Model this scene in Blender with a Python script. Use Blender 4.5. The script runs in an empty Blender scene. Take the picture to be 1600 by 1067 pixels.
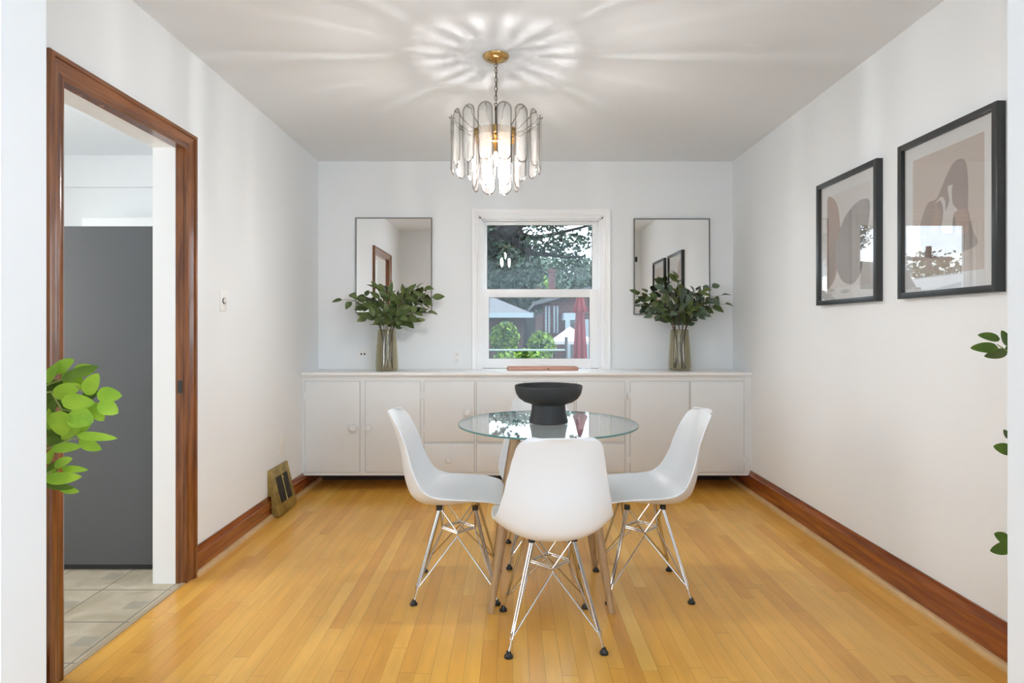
import bpy, bmesh, math, random
from mathutils import Vector, Matrix, Euler
PI = math.pi
sc = bpy.context.scene
COL = sc.collection

# ------------------------------------------------------------------ camera
cam_d = bpy.data.cameras.new('camera'); cam = bpy.data.objects.new('camera', cam_d); COL.objects.link(cam)
FPX = 935.0; CX = 801.0; CY = 514.0; HC = 1.21
cam.location = (0, 0, HC); cam.rotation_euler = (PI/2, 0, 0)
cam_d.sensor_width = 36; cam_d.lens = 36*FPX/1600
cam_d.shift_x = -(CX-800)/1600; cam_d.shift_y = (CY-533.5)/1600
cam_d.clip_start = 0.05; cam_d.clip_end = 300
sc.camera = cam

def at(px, py, d):
    return Vector(((px-CX)/FPX*d, d, HC-(py-CY)/FPX*d))

# ------------------------------------------------------------------ colour management, light
sc.view_settings.view_transform = 'Standard'; sc.view_settings.look = 'None'
sc.view_settings.gamma = 1; sc.view_settings.use_curve_mapping = False
sc.view_settings.exposure = 0.10
sc.cycles.use_denoising = True
sc.cycles.max_bounces = 14; sc.cycles.diffuse_bounces = 7; sc.cycles.glossy_bounces = 6
sc.cycles.transparent_max_bounces = 24; sc.cycles.transmission_bounces = 8
sc.cycles.sample_clamp_indirect = 6; sc.cycles.caustics_reflective = False; sc.cycles.caustics_refractive = False

SKY = 5.8; SUN = 2.0
RFARFILL = 150; LFARFILL = 45; SIDEFILL = 4; LEFTFILL = 2; KITCHEN = 26; BULBS = 540; PORTAL = True
world = bpy.data.worlds.new('sky'); sc.world = world; world.use_nodes = True
wt = world.node_tree; wt.nodes.clear()
wo = wt.nodes.new('ShaderNodeOutputWorld'); bg = wt.nodes.new('ShaderNodeBackground')
tc = wt.nodes.new('ShaderNodeTexCoord'); ns = wt.nodes.new('ShaderNodeTexNoise'); cr = wt.nodes.new('ShaderNodeValToRGB')
mp = wt.nodes.new('ShaderNodeMapping'); mp.inputs['Scale'].default_value = (1, 1, 3.0)
ns.inputs['Scale'].default_value = 2.6; ns.inputs['Detail'].default_value = 6
cr.color_ramp.elements[0].position = .42; cr.color_ramp.elements[0].color = (.60, .63, .68, 1)
cr.color_ramp.elements[1].position = .6; cr.color_ramp.elements[1].color = (.82, .83, .85, 1)
wt.links.new(tc.outputs['Generated'], mp.inputs[0]); wt.links.new(mp.outputs[0], ns.inputs['Vector'])
wt.links.new(ns.outputs['Fac'], cr.inputs[0]); wt.links.new(cr.outputs[0], bg.inputs[0]); wt.links.new(bg.outputs[0], wo.inputs[0])
bg.inputs[1].default_value = SKY

def light(name, kind, loc, rot, energy, color=(1, 1, 1), size=None, angle=None):
    d = bpy.data.lights.new(name, kind); o = bpy.data.objects.new(name, d); COL.objects.link(o)
    o.location = loc; o.rotation_euler = rot; d.energy = energy; d.color = color
    if size: d.shape = 'RECTANGLE'; d.size, d.size_y = size
    if angle is not None: d.angle = angle
    return o
sun = light('sun', 'SUN', (0, 0, 20), (0, 0, 0), SUN, (1, .95, .86), angle=.02)
sun.rotation_euler = Vector((-.55, .38, -.74)).to_track_quat('-Z', 'Y').to_euler()
# fill lamps added at guessed, unseen windows of living room (behind camera) and kitchen
light('added_fill_right_far', 'AREA', (3.13, -5.2, 1.5), (PI/2, 0, PI/2), RFARFILL, (.80, .92, 1), (3.0, 1.6))
light('added_fill_left_far', 'AREA', (-2.53, -5.2, 1.5), (PI/2, 0, -PI/2), LFARFILL, (.80, .92, 1), (3.0, 1.6))
light('added_fill_right_near', 'AREA', (3.13, -1.5, 1.5), (PI/2, 0, PI/2), SIDEFILL, (.80, .92, 1), (2.2, 1.5))
light('added_fill_left_near', 'AREA', (-2.53, -1.6, 1.5), (PI/2, 0, -PI/2), LEFTFILL, (.80, .92, 1), (1.8, 1.5))
light('added_fill_kitchen', 'AREA', (-4.13, 2.4, 1.55), (PI/2, 0, -PI/2), KITCHEN, (1, .95, .87), (1.6, 1.2))
if PORTAL:
    pl = light('window_portal', 'AREA', (.23, 5.02, 1.49), (-PI/2, 0, 0), 1, (1, 1, 1), (1.02, 1.25)); pl.data.cycles.is_portal = True

# ------------------------------------------------------------------ helpers
def tag(o, label=None, cat=None, group=None, kind=None):
    if label: o['label'] = label
    if cat: o['category'] = cat
    if group: o['group'] = group
    if kind: o['kind'] = kind
    return o
def empty(name, loc=(0, 0, 0), rz=0, **k):
    o = bpy.data.objects.new(name, None); COL.objects.link(o); o.location = loc; o.rotation_euler = (0, 0, rz)
    o.empty_display_size = .05
    return tag(o, **k)
def build(name, bm, mats, parent=None, smooth=38, recalc=True, **k):
    if recalc: bmesh.ops.recalc_face_normals(bm, faces=bm.faces)
    if smooth:
        a = math.radians(smooth)
        for f in bm.faces: f.smooth = True
        for e in bm.edges:
            if len(e.link_faces) == 2 and e.calc_face_angle(0) > a: e.smooth = False
    me = bpy.data.meshes.new(name); bm.to_mesh(me); bm.free()
    for m in (mats if isinstance(mats, (list, tuple)) else [mats]): me.materials.append(m)
    o = bpy.data.objects.new(name, me); COL.objects.link(o)
    if parent: o.parent = parent
    return tag(o, **k)
def NB(): return bmesh.new()
def box(bm, x0, x1, y0, y1, z0, z1, mat=0, bev=0, M=None):
    r = bmesh.ops.create_cube(bm, size=1)
    for v in r['verts']:
        v.co = Vector(((x0+x1)/2+v.co.x*(x1-x0), (y0+y1)/2+v.co.y*(y1-y0), (z0+z1)/2+v.co.z*(z1-z0)))
    fs = {f for v in r['verts'] for f in v.link_faces}
    for f in fs: f.material_index = mat
    vs = r['verts']
    if bev:
        es = list({e for f in fs for e in f.edges})
        r2 = bmesh.ops.bevel(bm, geom=es, offset=bev, segments=2, affect='EDGES', profile=.6)
        vs = list({v for f in r2['faces'] for v in f.verts} | {v for v in vs if v.is_valid})
        for f in {f for v in vs for f in v.link_faces}: f.material_index = mat
    if M is not None:
        for v in vs: v.co = M @ v.co
    return vs
def tube(bm, pts, r, n=8, mat=0, cap=True, closed=False):
    pts = [Vector(p) for p in pts]
    rs = r if isinstance(r, (list, tuple)) else [r]*len(pts)
    rings = []; prev = None; N = len(pts)
    for i, p in enumerate(pts):
        if closed: t = (pts[(i+1) % N]-pts[i-1])
        elif i == 0: t = pts[1]-p
        elif i == N-1: t = p-pts[-2]
        else: t = (pts[i+1]-p).normalized()+(p-pts[i-1]).normalized()
        t = t.normalized() if t.length > 1e-9 else Vector((0, 0, 1))
        if prev is None:
            u = t.cross(Vector((0, 0, 1)) if abs(t.z) < .9 else Vector((1, 0, 0))).normalized()
        else:
            u = (prev - t*prev.dot(t)); u = u.normalized() if u.length > 1e-6 else t.orthogonal().normalized()
        prev = u; w = t.cross(u)
        rings.append([bm.verts.new(p+(u*math.cos(a)+w*math.sin(a))*rs[i]) for a in [2*PI*k/n for k in range(n)]])
    m = N if closed else N-1
    for i in range(m):
        A, B = rings[i], rings[(i+1) % N]
        for k in range(n):
            f = bm.faces.new((A[k], A[(k+1) % n], B[(k+1) % n], B[k])); f.material_index = mat
    if cap and not closed:
        bm.faces.new(rings[0][::-1]).material_index = mat; bm.faces.new(rings[-1]).material_index = mat
def lathe(bm, prof, c=(0, 0, 0), n=48, mat=0, mod=None, cap0=True, cap1=True):
    c = Vector(c); rings = []
    for (r, z) in prof:
        if r < 1e-6: rings.append([bm.verts.new(c+Vector((0, 0, z)))]); continue
        rings.append([bm.verts.new(c+Vector((math.cos(a)*rr, math.sin(a)*rr, z))) for a, rr in
                      [(2*PI*k/n, r*(1+(mod(2*PI*k/n, z) if mod else 0))) for k in range(n)]])
    for A, B in zip(rings, rings[1:]):
        for k in range(n):
            a0 = A[k % len(A)]; a1 = A[(k+1) % len(A)]; b0 = B[k % len(B)]; b1 = B[(k+1) % len(B)]
            vs = [v for i, v in enumerate((a0, a1, b1, b0)) if v not in (a0, a1, b1, b0)[:i]]
            if len(vs) > 2: bm.faces.new(vs).material_index = mat
    if cap0 and len(rings[0]) > 1: bm.faces.new(rings[0][::-1]).material_index = mat
    if cap1 and len(rings[-1]) > 1: bm.faces.new(rings[-1]).material_index = mat
def prism(bm, poly, f, d, mat=0):
    """poly of 2D points mapped by f(u,v,w); extruded w 0..d"""
    A = [bm.verts.new(f(u, v, 0)) for u, v in poly]; B = [bm.verts.new(f(u, v, d)) for u, v in poly]
    n = len(poly)
    bm.faces.new(A[::-1]).material_index = mat; bm.faces.new(B).material_index = mat
    for k in range(n): bm.faces.new((A[k], A[(k+1) % n], B[(k+1) % n], B[k])).material_index = mat

# ------------------------------------------------------------------ materials
def new_mat(name):
    m = bpy.data.materials.new(name); m.use_nodes = True; m.node_tree.nodes.clear(); return m, m.node_tree
def N(t, typ, **k):
    n = t.nodes.new(typ)
    for a, b in k.items(): setattr(n, a, b)
    return n
def pbr(name, col, rough=.5, metal=0, spec=.5, noise=0, nscale=20, bump=0, bscale=200, stretch=(1, 1, 1), coat=0, emis=None, estr=0, sss=0, col2=None):
    m, t = new_mat(name)
    o = N(t, 'ShaderNodeOutputMaterial'); p = N(t, 'ShaderNodeBsdfPrincipled'); t.links.new(p.outputs[0], o.inputs[0])
    p.inputs['Base Color'].default_value = (*col, 1); p.inputs['Roughness'].default_value = rough
    p.inputs['Metallic'].default_value = metal; p.inputs['Specular IOR Level'].default_value = spec
    p.inputs['Coat Weight'].default_value = coat; p.inputs['Coat Roughness'].default_value = .08
    if emis: p.inputs['Emission Color'].default_value = (*emis, 1); p.inputs['Emission Strength'].default_value = estr
    c = N(t, 'ShaderNodeTexCoord'); mpn = N(t, 'ShaderNodeMapping'); mpn.inputs['Scale'].default_value = stretch
    t.links.new(c.outputs['Object'], mpn.inputs[0])
    if noise or col2:
        n1 = N(t, 'ShaderNodeTexNoise'); n1.inputs['Scale'].default_value = nscale; n1.inputs['Detail'].default_value = 5
        t.links.new(mpn.outputs[0], n1.inputs['Vector'])
        mx = N(t, 'ShaderNodeMix', data_type='RGBA')
        c2 = col2 if col2 else tuple(v*(1-noise) for v in col)
        mx.inputs['A'].default_value = (*col, 1); mx.inputs['B'].default_value = (*c2, 1)
        r = N(t, 'ShaderNodeMapRange'); r.inputs[1].default_value = .35; r.inputs[2].default_value = .65
        t.links.new(n1.outputs['Fac'], r.inputs[0]); t.links.new(r.outputs[0], mx.inputs['Factor'])
        t.links.new(mx.outputs['Result'], p.inputs['Base Color'])
    if bump:
        n2 = N(t, 'ShaderNodeTexNoise'); n2.inputs['Scale'].default_value = bscale
        t.links.new(mpn.outputs[0], n2.inputs['Vector'])
        b = N(t, 'ShaderNodeBump'); b.inputs['Strength'].default_value = bump; b.inputs['Distance'].default_value = .01
        t.links.new(n2.outputs['Fac'], b.inputs['Height']); t.links.new(b.outputs[0], p.inputs['Normal'])
    return m
def arch_glass(name, tint=(1, 1, 1), f0=.04, rough=0.0, gcol=(1, 1, 1), diffuse=0, dcol=(.9, .9, .9)):
    m, t = new_mat(name)
    o = N(t, 'ShaderNodeOutputMaterial'); tr = N(t, 'ShaderNodeBsdfTransparent'); gl = N(t, 'ShaderNodeBsdfGlossy')
    tr.inputs[0].default_value = (*tint, 1); gl.inputs['Color'].default_value = (*gcol, 1); gl.inputs['Roughness'].default_value = rough
    lw = N(t, 'ShaderNodeLayerWeight'); lw.inputs[0].default_value = .5
    pw = N(t, 'ShaderNodeMath', operation='POWER'); pw.inputs[1].default_value = 5
    mr = N(t, 'ShaderNodeMapRange'); mr.inputs[3].default_value = f0; mr.inputs[4].default_value = 1
    t.links.new(lw.outputs['Facing'], pw.inputs[0]); t.links.new(pw.outputs[0], mr.inputs[0])
    base = tr.outputs[0]
    if diffuse:
        di = N(t, 'ShaderNodeBsdfDiffuse'); tl = N(t, 'ShaderNodeBsdfTranslucent')
        di.inputs[0].default_value = (*dcol, 1); tl.inputs[0].default_value = (*dcol, 1)
        a = N(t, 'ShaderNodeMixShader'); a.inputs[0].default_value = .5; t.links.new(di.outputs[0], a.inputs[1]); t.links.new(tl.outputs[0], a.inputs[2])
        b = N(t, 'ShaderNodeMixShader'); b.inputs[0].default_value = diffuse; t.links.new(tr.outputs[0], b.inputs[1]); t.links.new(a.outputs[0], b.inputs[2])
        base = b.outputs[0]
    mx = N(t, 'ShaderNodeMixShader'); t.links.new(mr.outputs[0], mx.inputs[0]); t.links.new(base, mx.inputs[1]); t.links.new(gl.outputs[0], mx.inputs[2])
    t.links.new(mx.outputs[0], o.inputs[0])
    return m

WALL = pbr('wall_paint', (.835, .862, .878), .6, bump=.04, bscale=350, spec=.3)
CEIL = pbr('ceiling_paint', (.835, .865, .893), .8, bump=.05, bscale=250, spec=.2)
TRIMW = pbr('white_gloss_trim', (.93, .94, .95), .32, spec=.45)
CAB = pbr('cabinet_paint', (.79, .82, .84), .38, bump=.03, bscale=60, spec=.45)
CABGAP = pbr('cabinet_gap_paint', (.52, .53, .54), .6)
KNOB = pbr('knob_paint', (.80, .83, .86), .3)
SHELL = pbr('white_moulded_plastic', (.755, .765, .775), .33, spec=.5)
CHROME = pbr('chrome_wire', (.62, .61, .60), .16, metal=1)
RUBBER = pbr('black_rubber', (.012, .012, .012), .45)
BEECH = pbr('beech_leg_wood', (.44, .275, .135), .45, noise=.25, nscale=14, stretch=(6, 6, .6))
CERAMIC = pbr('matte_black_ceramic', (.028, .030, .031), .55, bump=.08, bscale=160, spec=.4)
BRASS = pbr('polished_brass', (.60, .40, .16), .2, metal=1)
DBRASS = pbr('dark_brass_wire', (.09, .068, .04), .35, metal=1)
ABRASS = pbr('aged_brass_register', (.46, .33, .10), .42, metal=.55, noise=.45, nscale=18, spec=.6)
GRILLE = pbr('dark_grille_mesh', (.02, .018, .014), .5)
MIRROR = pbr('mirror_glass', (.83, .83, .825), .0, metal=1)
MFRAME = pbr('thin_grey_metal_frame', (.20, .19, .18), .3, metal=.7)
FRAMEB = pbr('black_picture_frame', (.022, .025, .027), .28, spec=.6)
MAT_W = pbr('white_mat_board', (.80, .80, .79), .8)
PAPER = pbr('beige_print_paper', (.60, .51, .44), .8)
PAPER_L = pbr('pale_print_paper', (.74, .71, .68), .8)
BLOB1 = pbr('taupe_print_ink', (.33, .25, .205), .8, noise=.15, nscale=4)
BLOB2 = pbr('tan_print_ink', (.42, .29, .22), .8, noise=.15, nscale=5)
BLOB3 = pbr('grey_print_ink', (.36, .33, .31), .8, noise=.15, nscale=5)
INKL = pbr('pale_vase_ink', (.66, .62, .58), .8)
INKD = pbr('dark_vase_ink', (.20, .15, .12), .8)
PICGLASS = arch_glass('picture_glass', (.99, .99, .99), .13)
PANE = arch_glass('window_pane_glass', (.90, .95, .965), .035)
TOPGLASS = arch_glass('table_top_glass', (.94, .97, .965), .10, gcol=(.85, .86, .86))
TOPEDGE = pbr('green_glass_edge', (.08, .22, .21), .12, spec=.8)
SMOKE = arch_glass('smoked_vase_glass', (.82, .79, .68), .06)
FROST = arch_glass('frosted_panel_glass', (.76, .765, .76), .04, .15, diffuse=.06, dcol=(.86, .85, .83))
BEVELG = arch_glass('clear_bevel_glass', (.48, .45, .43), .15)
INNERG = arch_glass('pressed_inner_glass', (.95, .92, .90), .04, .03, diffuse=.015, dcol=(.95, .90, .86))
BULBC = pbr('central_bulb_glass', (1, .9, .75), .3, emis=(1, .985, .97), estr=BULBS*3.1)
BULB = pbr('lit_bulb_glass', (1, .9, .75), .3, emis=(1, .985, .97), estr=BULBS*.48)
COPPER = pbr('rose_copper_tray', (.56, .30, .22), .35, metal=.25, noise=.1)
FRIDGE = pbr('dark_grey_enamel', (.105, .11, .115), .5, bump=.08, bscale=500)
FRIDGE2 = pbr('darker_grey_gasket', (.03, .03, .032), .6)
WPLAST = pbr('white_plastic_plate', (.85, .85, .84), .35)
DARKSLOT = pbr('dark_slot', (.03, .03, .03), .5)
STEM = pbr('woody_stem', (.12, .085, .05), .7)
LEAFD = pbr('dark_leaf', (.055, .085, .024), .42, col2=(.115, .16, .05), nscale=9, spec=.4)
LEAFB = pbr('grey_green_leaf', (.075, .115, .075), .45, col2=(.13, .17, .11), nscale=9, spec=.4)
LEAFY = pbr('yellow_green_leaf', (.13, .17, .045), .42, col2=(.08, .12, .035), nscale=9, spec=.4)
LEAFL = pbr('lime_leaf', (.36, .56, .045), .38, col2=(.22, .42, .03), nscale=14, spec=.45)
LEAFM = pbr('mid_green_leaf', (.13, .24, .018), .4, col2=(.07, .14, .015), nscale=14, spec=.45)
TWIG = pbr('pale_green_twig', (.30, .36, .10), .6)
POT = pbr('white_pot', (.7, .7, .68), .5)
SOIL = pbr('potting_soil', (.03, .02, .015), .9)

def wood_trim(name, c1, c2, stretch, rough=.25):
    return pbr(name, c1, rough, col2=c2, nscale=5, stretch=stretch, coat=.35, spec=.5)
OAKV = wood_trim('stained_wood_vertical', (.105, .030, .008), (.27, .092, .022), (9, 9, .6))
OAKH = wood_trim('stained_wood_horizontal', (.14, .042, .011), (.28, .10, .026), (9, .6, 9))
BASEW = wood_trim('stained_baseboard_wood', (.17, .034, .006), (.32, .085, .014), (9, .5, 9))
SHOE = pbr('pale_shoe_moulding', (.66, .43, .20), .35, noise=.15, nscale=10)

def wood_floor():
    m, t = new_mat('honey_strip_floor')
    L = t.links
    o = N(t, 'ShaderNodeOutputMaterial'); p = N(t, 'ShaderNodeBsdfPrincipled'); L.new(p.outputs[0], o.inputs[0])
    g = N(t, 'ShaderNodeNewGeometry'); s = N(t, 'ShaderNodeSeparateXYZ'); L.new(g.outputs['Position'], s.inputs[0])
    def M(op, a, b=None, **k):
        n = N(t, 'ShaderNodeMath', operation=op)
        for i, v in enumerate((a, b)):
            if v is None: continue
            if isinstance(v, (int, float)): n.inputs[i].default_value = v
            else: L.new(v, n.inputs[i])
        return n.outputs[0]
    W = .0572; LEN = .95
    u = M('DIVIDE', s.outputs['X'], W); row = M('FLOOR', u); fu = M('FRACT', u)
    wn = N(t, 'ShaderNodeTexWhiteNoise', noise_dimensions='1D'); L.new(row, wn.inputs['W'])
    v = M('ADD', M('DIVIDE', s.outputs['Y'], LEN), M('MULTIPLY', wn.outputs['Value'], 7.31)); col = M('FLOOR', v); fv = M('FRACT', v)
    cmb = N(t, 'ShaderNodeCombineXYZ'); L.new(row, cmb.inputs[0]); L.new(col, cmb.inputs[1])
    wn2 = N(t, 'ShaderNodeTexWhiteNoise', noise_dimensions='3D'); L.new(cmb.outputs[0], wn2.inputs['Vector'])
    rnd = wn2.outputs['Value']
    ramp = N(t, 'ShaderNodeValToRGB'); L.new(rnd, ramp.inputs[0])
    e = ramp.color_ramp.elements
    e[0].position = 0; e[0].color = (.73, .35, .060, 1); e[1].position = 1; e[1].color = (.90, .54, .125, 1)
    x = e.new(.5); x.color = (.82, .435, .078, 1)
    x = e.new(.93); x.color = (.86, .48, .10, 1)
    # grain
    mpn = N(t, 'ShaderNodeMapping'); mpn.inputs['Scale'].default_value = (22, 3.0, 1)
    ad = N(t, 'ShaderNodeVectorMath', operation='ADD'); L.new(g.outputs['Position'], ad.inputs[0])
    c2 = N(t, 'ShaderNodeCombineXYZ'); L.new(M('MULTIPLY', rnd, 13.0), c2.inputs[1]); L.new(c2.outputs[0], ad.inputs[1])
    L.new(ad.outputs[0], mpn.inputs[0])
    n1 = N(t, 'ShaderNodeTexNoise'); n1.inputs['Scale'].default_value = 1; n1.inputs['Detail'].default_value = 6; L.new(mpn.outputs[0], n1.inputs['Vector'])
    n3 = N(t, 'ShaderNodeTexNoise'); n3.inputs['Scale'].default_value = 1.7; n3.inputs['Detail'].default_value = 3; L.new(g.outputs['Position'], n3.inputs['Vector'])
    r1 = N(t, 'ShaderNodeMapRange'); r1.inputs[1].default_value = .35; r1.inputs[2].default_value = .7; r1.inputs[3].default_value = 1.04; r1.inputs[4].default_value = .90
    L.new(n1.outputs['Fac'], r1.inputs[0])
    r3 = N(t, 'ShaderNodeMapRange'); r3.inputs[1].default_value = .35; r3.inputs[2].default_value = .65; r3.inputs[3].default_value = .93; r3.inputs[4].default_value = 1.05
    L.new(n3.outputs['Fac'], r3.inputs[0])
    # gaps
    ga = M('LESS_THAN', fu, .028); gb = M('LESS_THAN', fv, .0022)
    gap = M('MAXIMUM', ga, gb)
    k = M('MULTIPLY', r1.outputs[0], r3.outputs[0])
    k = M('MULTIPLY', k, M('SUBTRACT', 1.0, M('MULTIPLY', gap, .38)))
    vm = N(t, 'ShaderNodeVectorMath', operation='SCALE'); L.new(ramp.outputs[0], vm.inputs[0]); L.new(k, vm.inputs['Scale'])
    L.new(vm.outputs[0], p.inputs['Base Color'])
    p.inputs['Roughness'].default_value = .3; p.inputs['Specular IOR Level'].default_value = .4
    p.inputs['Coat Weight'].default_value = .22; p.inputs['Coat Roughness'].default_value = .14
    b = N(t, 'ShaderNodeBump'); b.inputs['Strength'].default_value = .25; b.inputs['Distance'].default_value = .002
    hh = M('SUBTRACT', M('MULTIPLY', n1.outputs['Fac'], .15), gap); L.new(hh, b.inputs['Height']); L.new(b.outputs[0], p.inputs['Normal'])
    return m
FLOORM = wood_floor()

def tile_floor():
    m, t = new_mat('beige_stone_tile'); L = t.links
    o = N(t, 'ShaderNodeOutputMaterial'); p = N(t, 'ShaderNodeBsdfPrincipled'); L.new(p.outputs[0], o.inputs[0])
    g = N(t, 'ShaderNodeNewGeometry'); s = N(t, 'ShaderNodeSeparateXYZ'); L.new(g.outputs['Position'], s.inputs[0])
    def M(op, a, b=None):
        n = N(t, 'ShaderNodeMath', operation=op)
        for i, v in enumerate((a, b)):
            if v is None: continue
            if isinstance(v, (int, float)): n.inputs[i].default_value = v
            else: L.new(v, n.inputs[i])
        return n.outputs[0]
    T = .3045
    u = M('DIVIDE', M('ADD', s.outputs['X'], 1.60+T*20), T); v = M('DIVIDE', M('ADD', s.outputs['Y'], -2.167+T*20), T)
    fu = M('FRACT', u); fv = M('FRACT', v)
    du = M('ABSOLUTE', M('SUBTRACT', fu, .5)); dv = M('ABSOLUTE', M('SUBTRACT', fv, .5))
    grout = M('GREATER_THAN', M('MAXIMUM', du, dv), .489)
    # small grey inset at one corner of every tile
    ins = M('MULTIPLY', M('MULTIPLY', M('GREATER_THAN', fu, .70), M('LESS_THAN', fu, .95)), M('MULTIPLY', M('GREATER_THAN', fv, .38), M('LESS_THAN', fv, .62)))
    n1 = N(t, 'ShaderNodeTexNoise'); n1.inputs['Scale'].default_value = 7; n1.inputs['Detail'].default_value = 7; n1.inputs['Distortion'].default_value = .6
    L.new(g.outputs['Position'], n1.inputs['Vector'])
    ramp = N(t, 'ShaderNodeValToRGB'); L.new(n1.outputs['Fac'], ramp.inputs[0]); e = ramp.color_ramp.elements
    e[0].position = .3; e[0].color = (.42, .36, .25, 1); e[1].position = .7; e[1].color = (.62, .56, .44, 1)
    mx = N(t, 'ShaderNodeMix', data_type='RGBA'); L.new(grout, mx.inputs['Factor']); mx.inputs['B'].default_value = (.22, .20, .16, 1)
    mi = N(t, 'ShaderNodeMix', data_type='RGBA'); L.new(M('MULTIPLY', ins, .45), mi.inputs['Factor']); L.new(ramp.outputs[0], mi.inputs['A']); mi.inputs['B'].default_value = (.27, .27, .24, 1)
    L.new(mi.outputs['Result'], mx.inputs['A']); L.new(mx.outputs['Result'], p.inputs['Base Color'])
    p.inputs['Roughness'].default_value = .4
    return m
TILEM = tile_floor()

# ------------------------------------------------------------------ room shell
XL, XR, YB, H = -1.566, 1.775, 4.825, 2.562
XLO = -1.706            # kitchen face of the left wall
CF = 4.43               # front edge of worktop
CZ = .888
def S(name, bm, m, **k): return build(name, bm, m, kind='structure', **k)

b = NB(); box(b, XL, XR+.1, 1.23, YB+.1, -.1, 0); box(b, -2.6, 3.2, .9, 1.23, -.1, 0)
S('floor', b, FLOORM)
b = NB(); box(b, -2.6, 3.2, -8, .9, -.1, 0); S('floor_living', b, pbr('grey_bounce_floor', (.50, .52, .55), .95))  # unseen floor, grey put in to keep the bounced light neutral
b = NB(); box(b, -4.2, XL, 1.35, 4.8, -.1, 0); S('floor_kitchen', b, TILEM)
b = NB(); box(b, -4.4, 3.4, -8.2, YB+.25, H, H+.15); S('ceiling', b, CEIL)
# left wall with door opening
DY0, DY1, DZ = 2.055, 2.865, 2.092
b = NB()
box(b, XLO, XL, 1.35, DY0, 0, H); box(b, XLO, XL, DY1, YB+.1, 0, H); box(b, XLO, XL, DY0, DY1, DZ, H)
S('wall_left', b, WALL)
b = NB(); box(b, XR, XR+.12, 1.35, YB+.1, 0, H); S('wall_right', b, WALL)
# back wall with window opening
WX0, WX1, WZ1 = -.275, .735, 2.12
b = NB()
box(b, XL, WX0, YB, YB+.2, 0, H); box(b, WX1, XR, YB, YB+.2, 0, H)
box(b, WX0, WX1, YB, YB+.2, WZ1, H); box(b, WX0, WX1, YB, YB+.2, 0, CZ-.02)
S('wall_back', b, WALL)
# archway wall
AX0, AX1 = -1.052, 1.1165
b = NB()
box(b, -2.6, AX0, 1.23, 1.35, 0, H); box(b, AX1, 3.2, 1.23, 1.35, 0, H); box(b, AX0, AX1, 1.23, 1.35, 2.42, H)
S('wall_archway', b, WALL)
# living room behind the camera
b = NB()
box(b, -2.72, -2.6, -8.1, -6.75, 0, H); box(b, -2.72, -2.6, -3.65, -2.5, 0, H); box(b, -2.72, -2.6, -6.75, -3.65, 0, .65); box(b, -2.72, -2.6, -6.75, -3.65, 2.35, H); box(b, -2.72, -2.6, -.7, 1.35, 0, H); box(b, -2.72, -2.6, -2.5, -.7, 0, .75); box(b, -2.72, -2.6, -2.5, -.7, 2.25, H)
S('wall_living_left', b, WALL)
b = NB()
box(b, 3.2, 3.32, -8.1, -6.75, 0, H); box(b, 3.2, 3.32, -3.65, -2.6, 0, H); box(b, 3.2, 3.32, -6.75, -3.65, 0, .65); box(b, 3.2, 3.32, -6.75, -3.65, 2.35, H); box(b, 3.2, 3.32, -.4, 1.35, 0, H); box(b, 3.2, 3.32, -2.6, -.4, 0, .75); box(b, 3.2, 3.32, -2.6, -.4, 2.25, H)
S('wall_living_right', b, WALL)
b = NB()
box(b, -2.6, 3.2, -8.1, -8, 0, H)
S('wall_living_back', b, WALL)
# kitchen shell
b = NB(); box(b, -4.3, -4.2, 1.25, 1.6, 0, H); box(b, -4.3, -4.2, 3.2, 4.8, 0, H); box(b, -4.3, -4.2, 1.6, 3.2, 0, .95); box(b, -4.3, -4.2, 1.6, 3.2, 2.15, H)
S('wall_kitchen_left', b, WALL)
b = NB(); box(b, -4.3, XLO, 4.7, 4.82, 0, H); box(b, -4.2, XLO, 4.66, 4.7, 2.318, H)
S('wall_kitchen_back', b, WALL)
b = NB(); box(b, -4.3, -2.6, 1.23, 1.35, 0, H); S('wall_kitchen_front', b, WALL)

# baseboards: profile in (out, z)
def baseboard(name, x, sgn, y0, y1, ht):
    t = ht-.035
    prof = [(0, 0), (.018, 0), (.018, t-.004), (.021, t-.002), (.021, t+.002), (.015, t+.006), (.013, t+.014), (.008, t+.026), (.007, ht), (0, ht)]
    b = NB(); prism(b, prof, lambda u, v, w: Vector((x+sgn*u, y0+w, v)), y1-y0); o = S(name, b, BASEW)
    b = NB()
    q = [(.018, 0)]+[(.018+.021*math.cos(a), .024*math.sin(a)) for a in [PI/2*k/6 for k in range(7)]]
    prism(b, q, lambda u, v, w: Vector((x+sgn*u, y0+w, v)), y1-y0); build('shoe_moulding', b, SHOE, parent=o)
baseboard('baseboard_right', XR, -1, 1.35, YB, .158)
baseboard('baseboard_left', XL, 1, 2.915, YB, .138)
baseboard('baseboard_left_near', XL, 1, 1.35, 1.985, .138)
b = NB(); box(b, XL+.02, XR-.02, YB-.018, YB, 0, .10); S('baseboard_back', b, pbr('shade_dark_baseboard', (.035, .018, .008), .5))  # near-black colour paints in the shade under the sideboard
b = NB(); box(b, XL-.012, XL+.008, DY0, DY1, 0, .004); S('trim_threshold', b, pbr('brass_threshold', (.45, .36, .24), .4))

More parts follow.
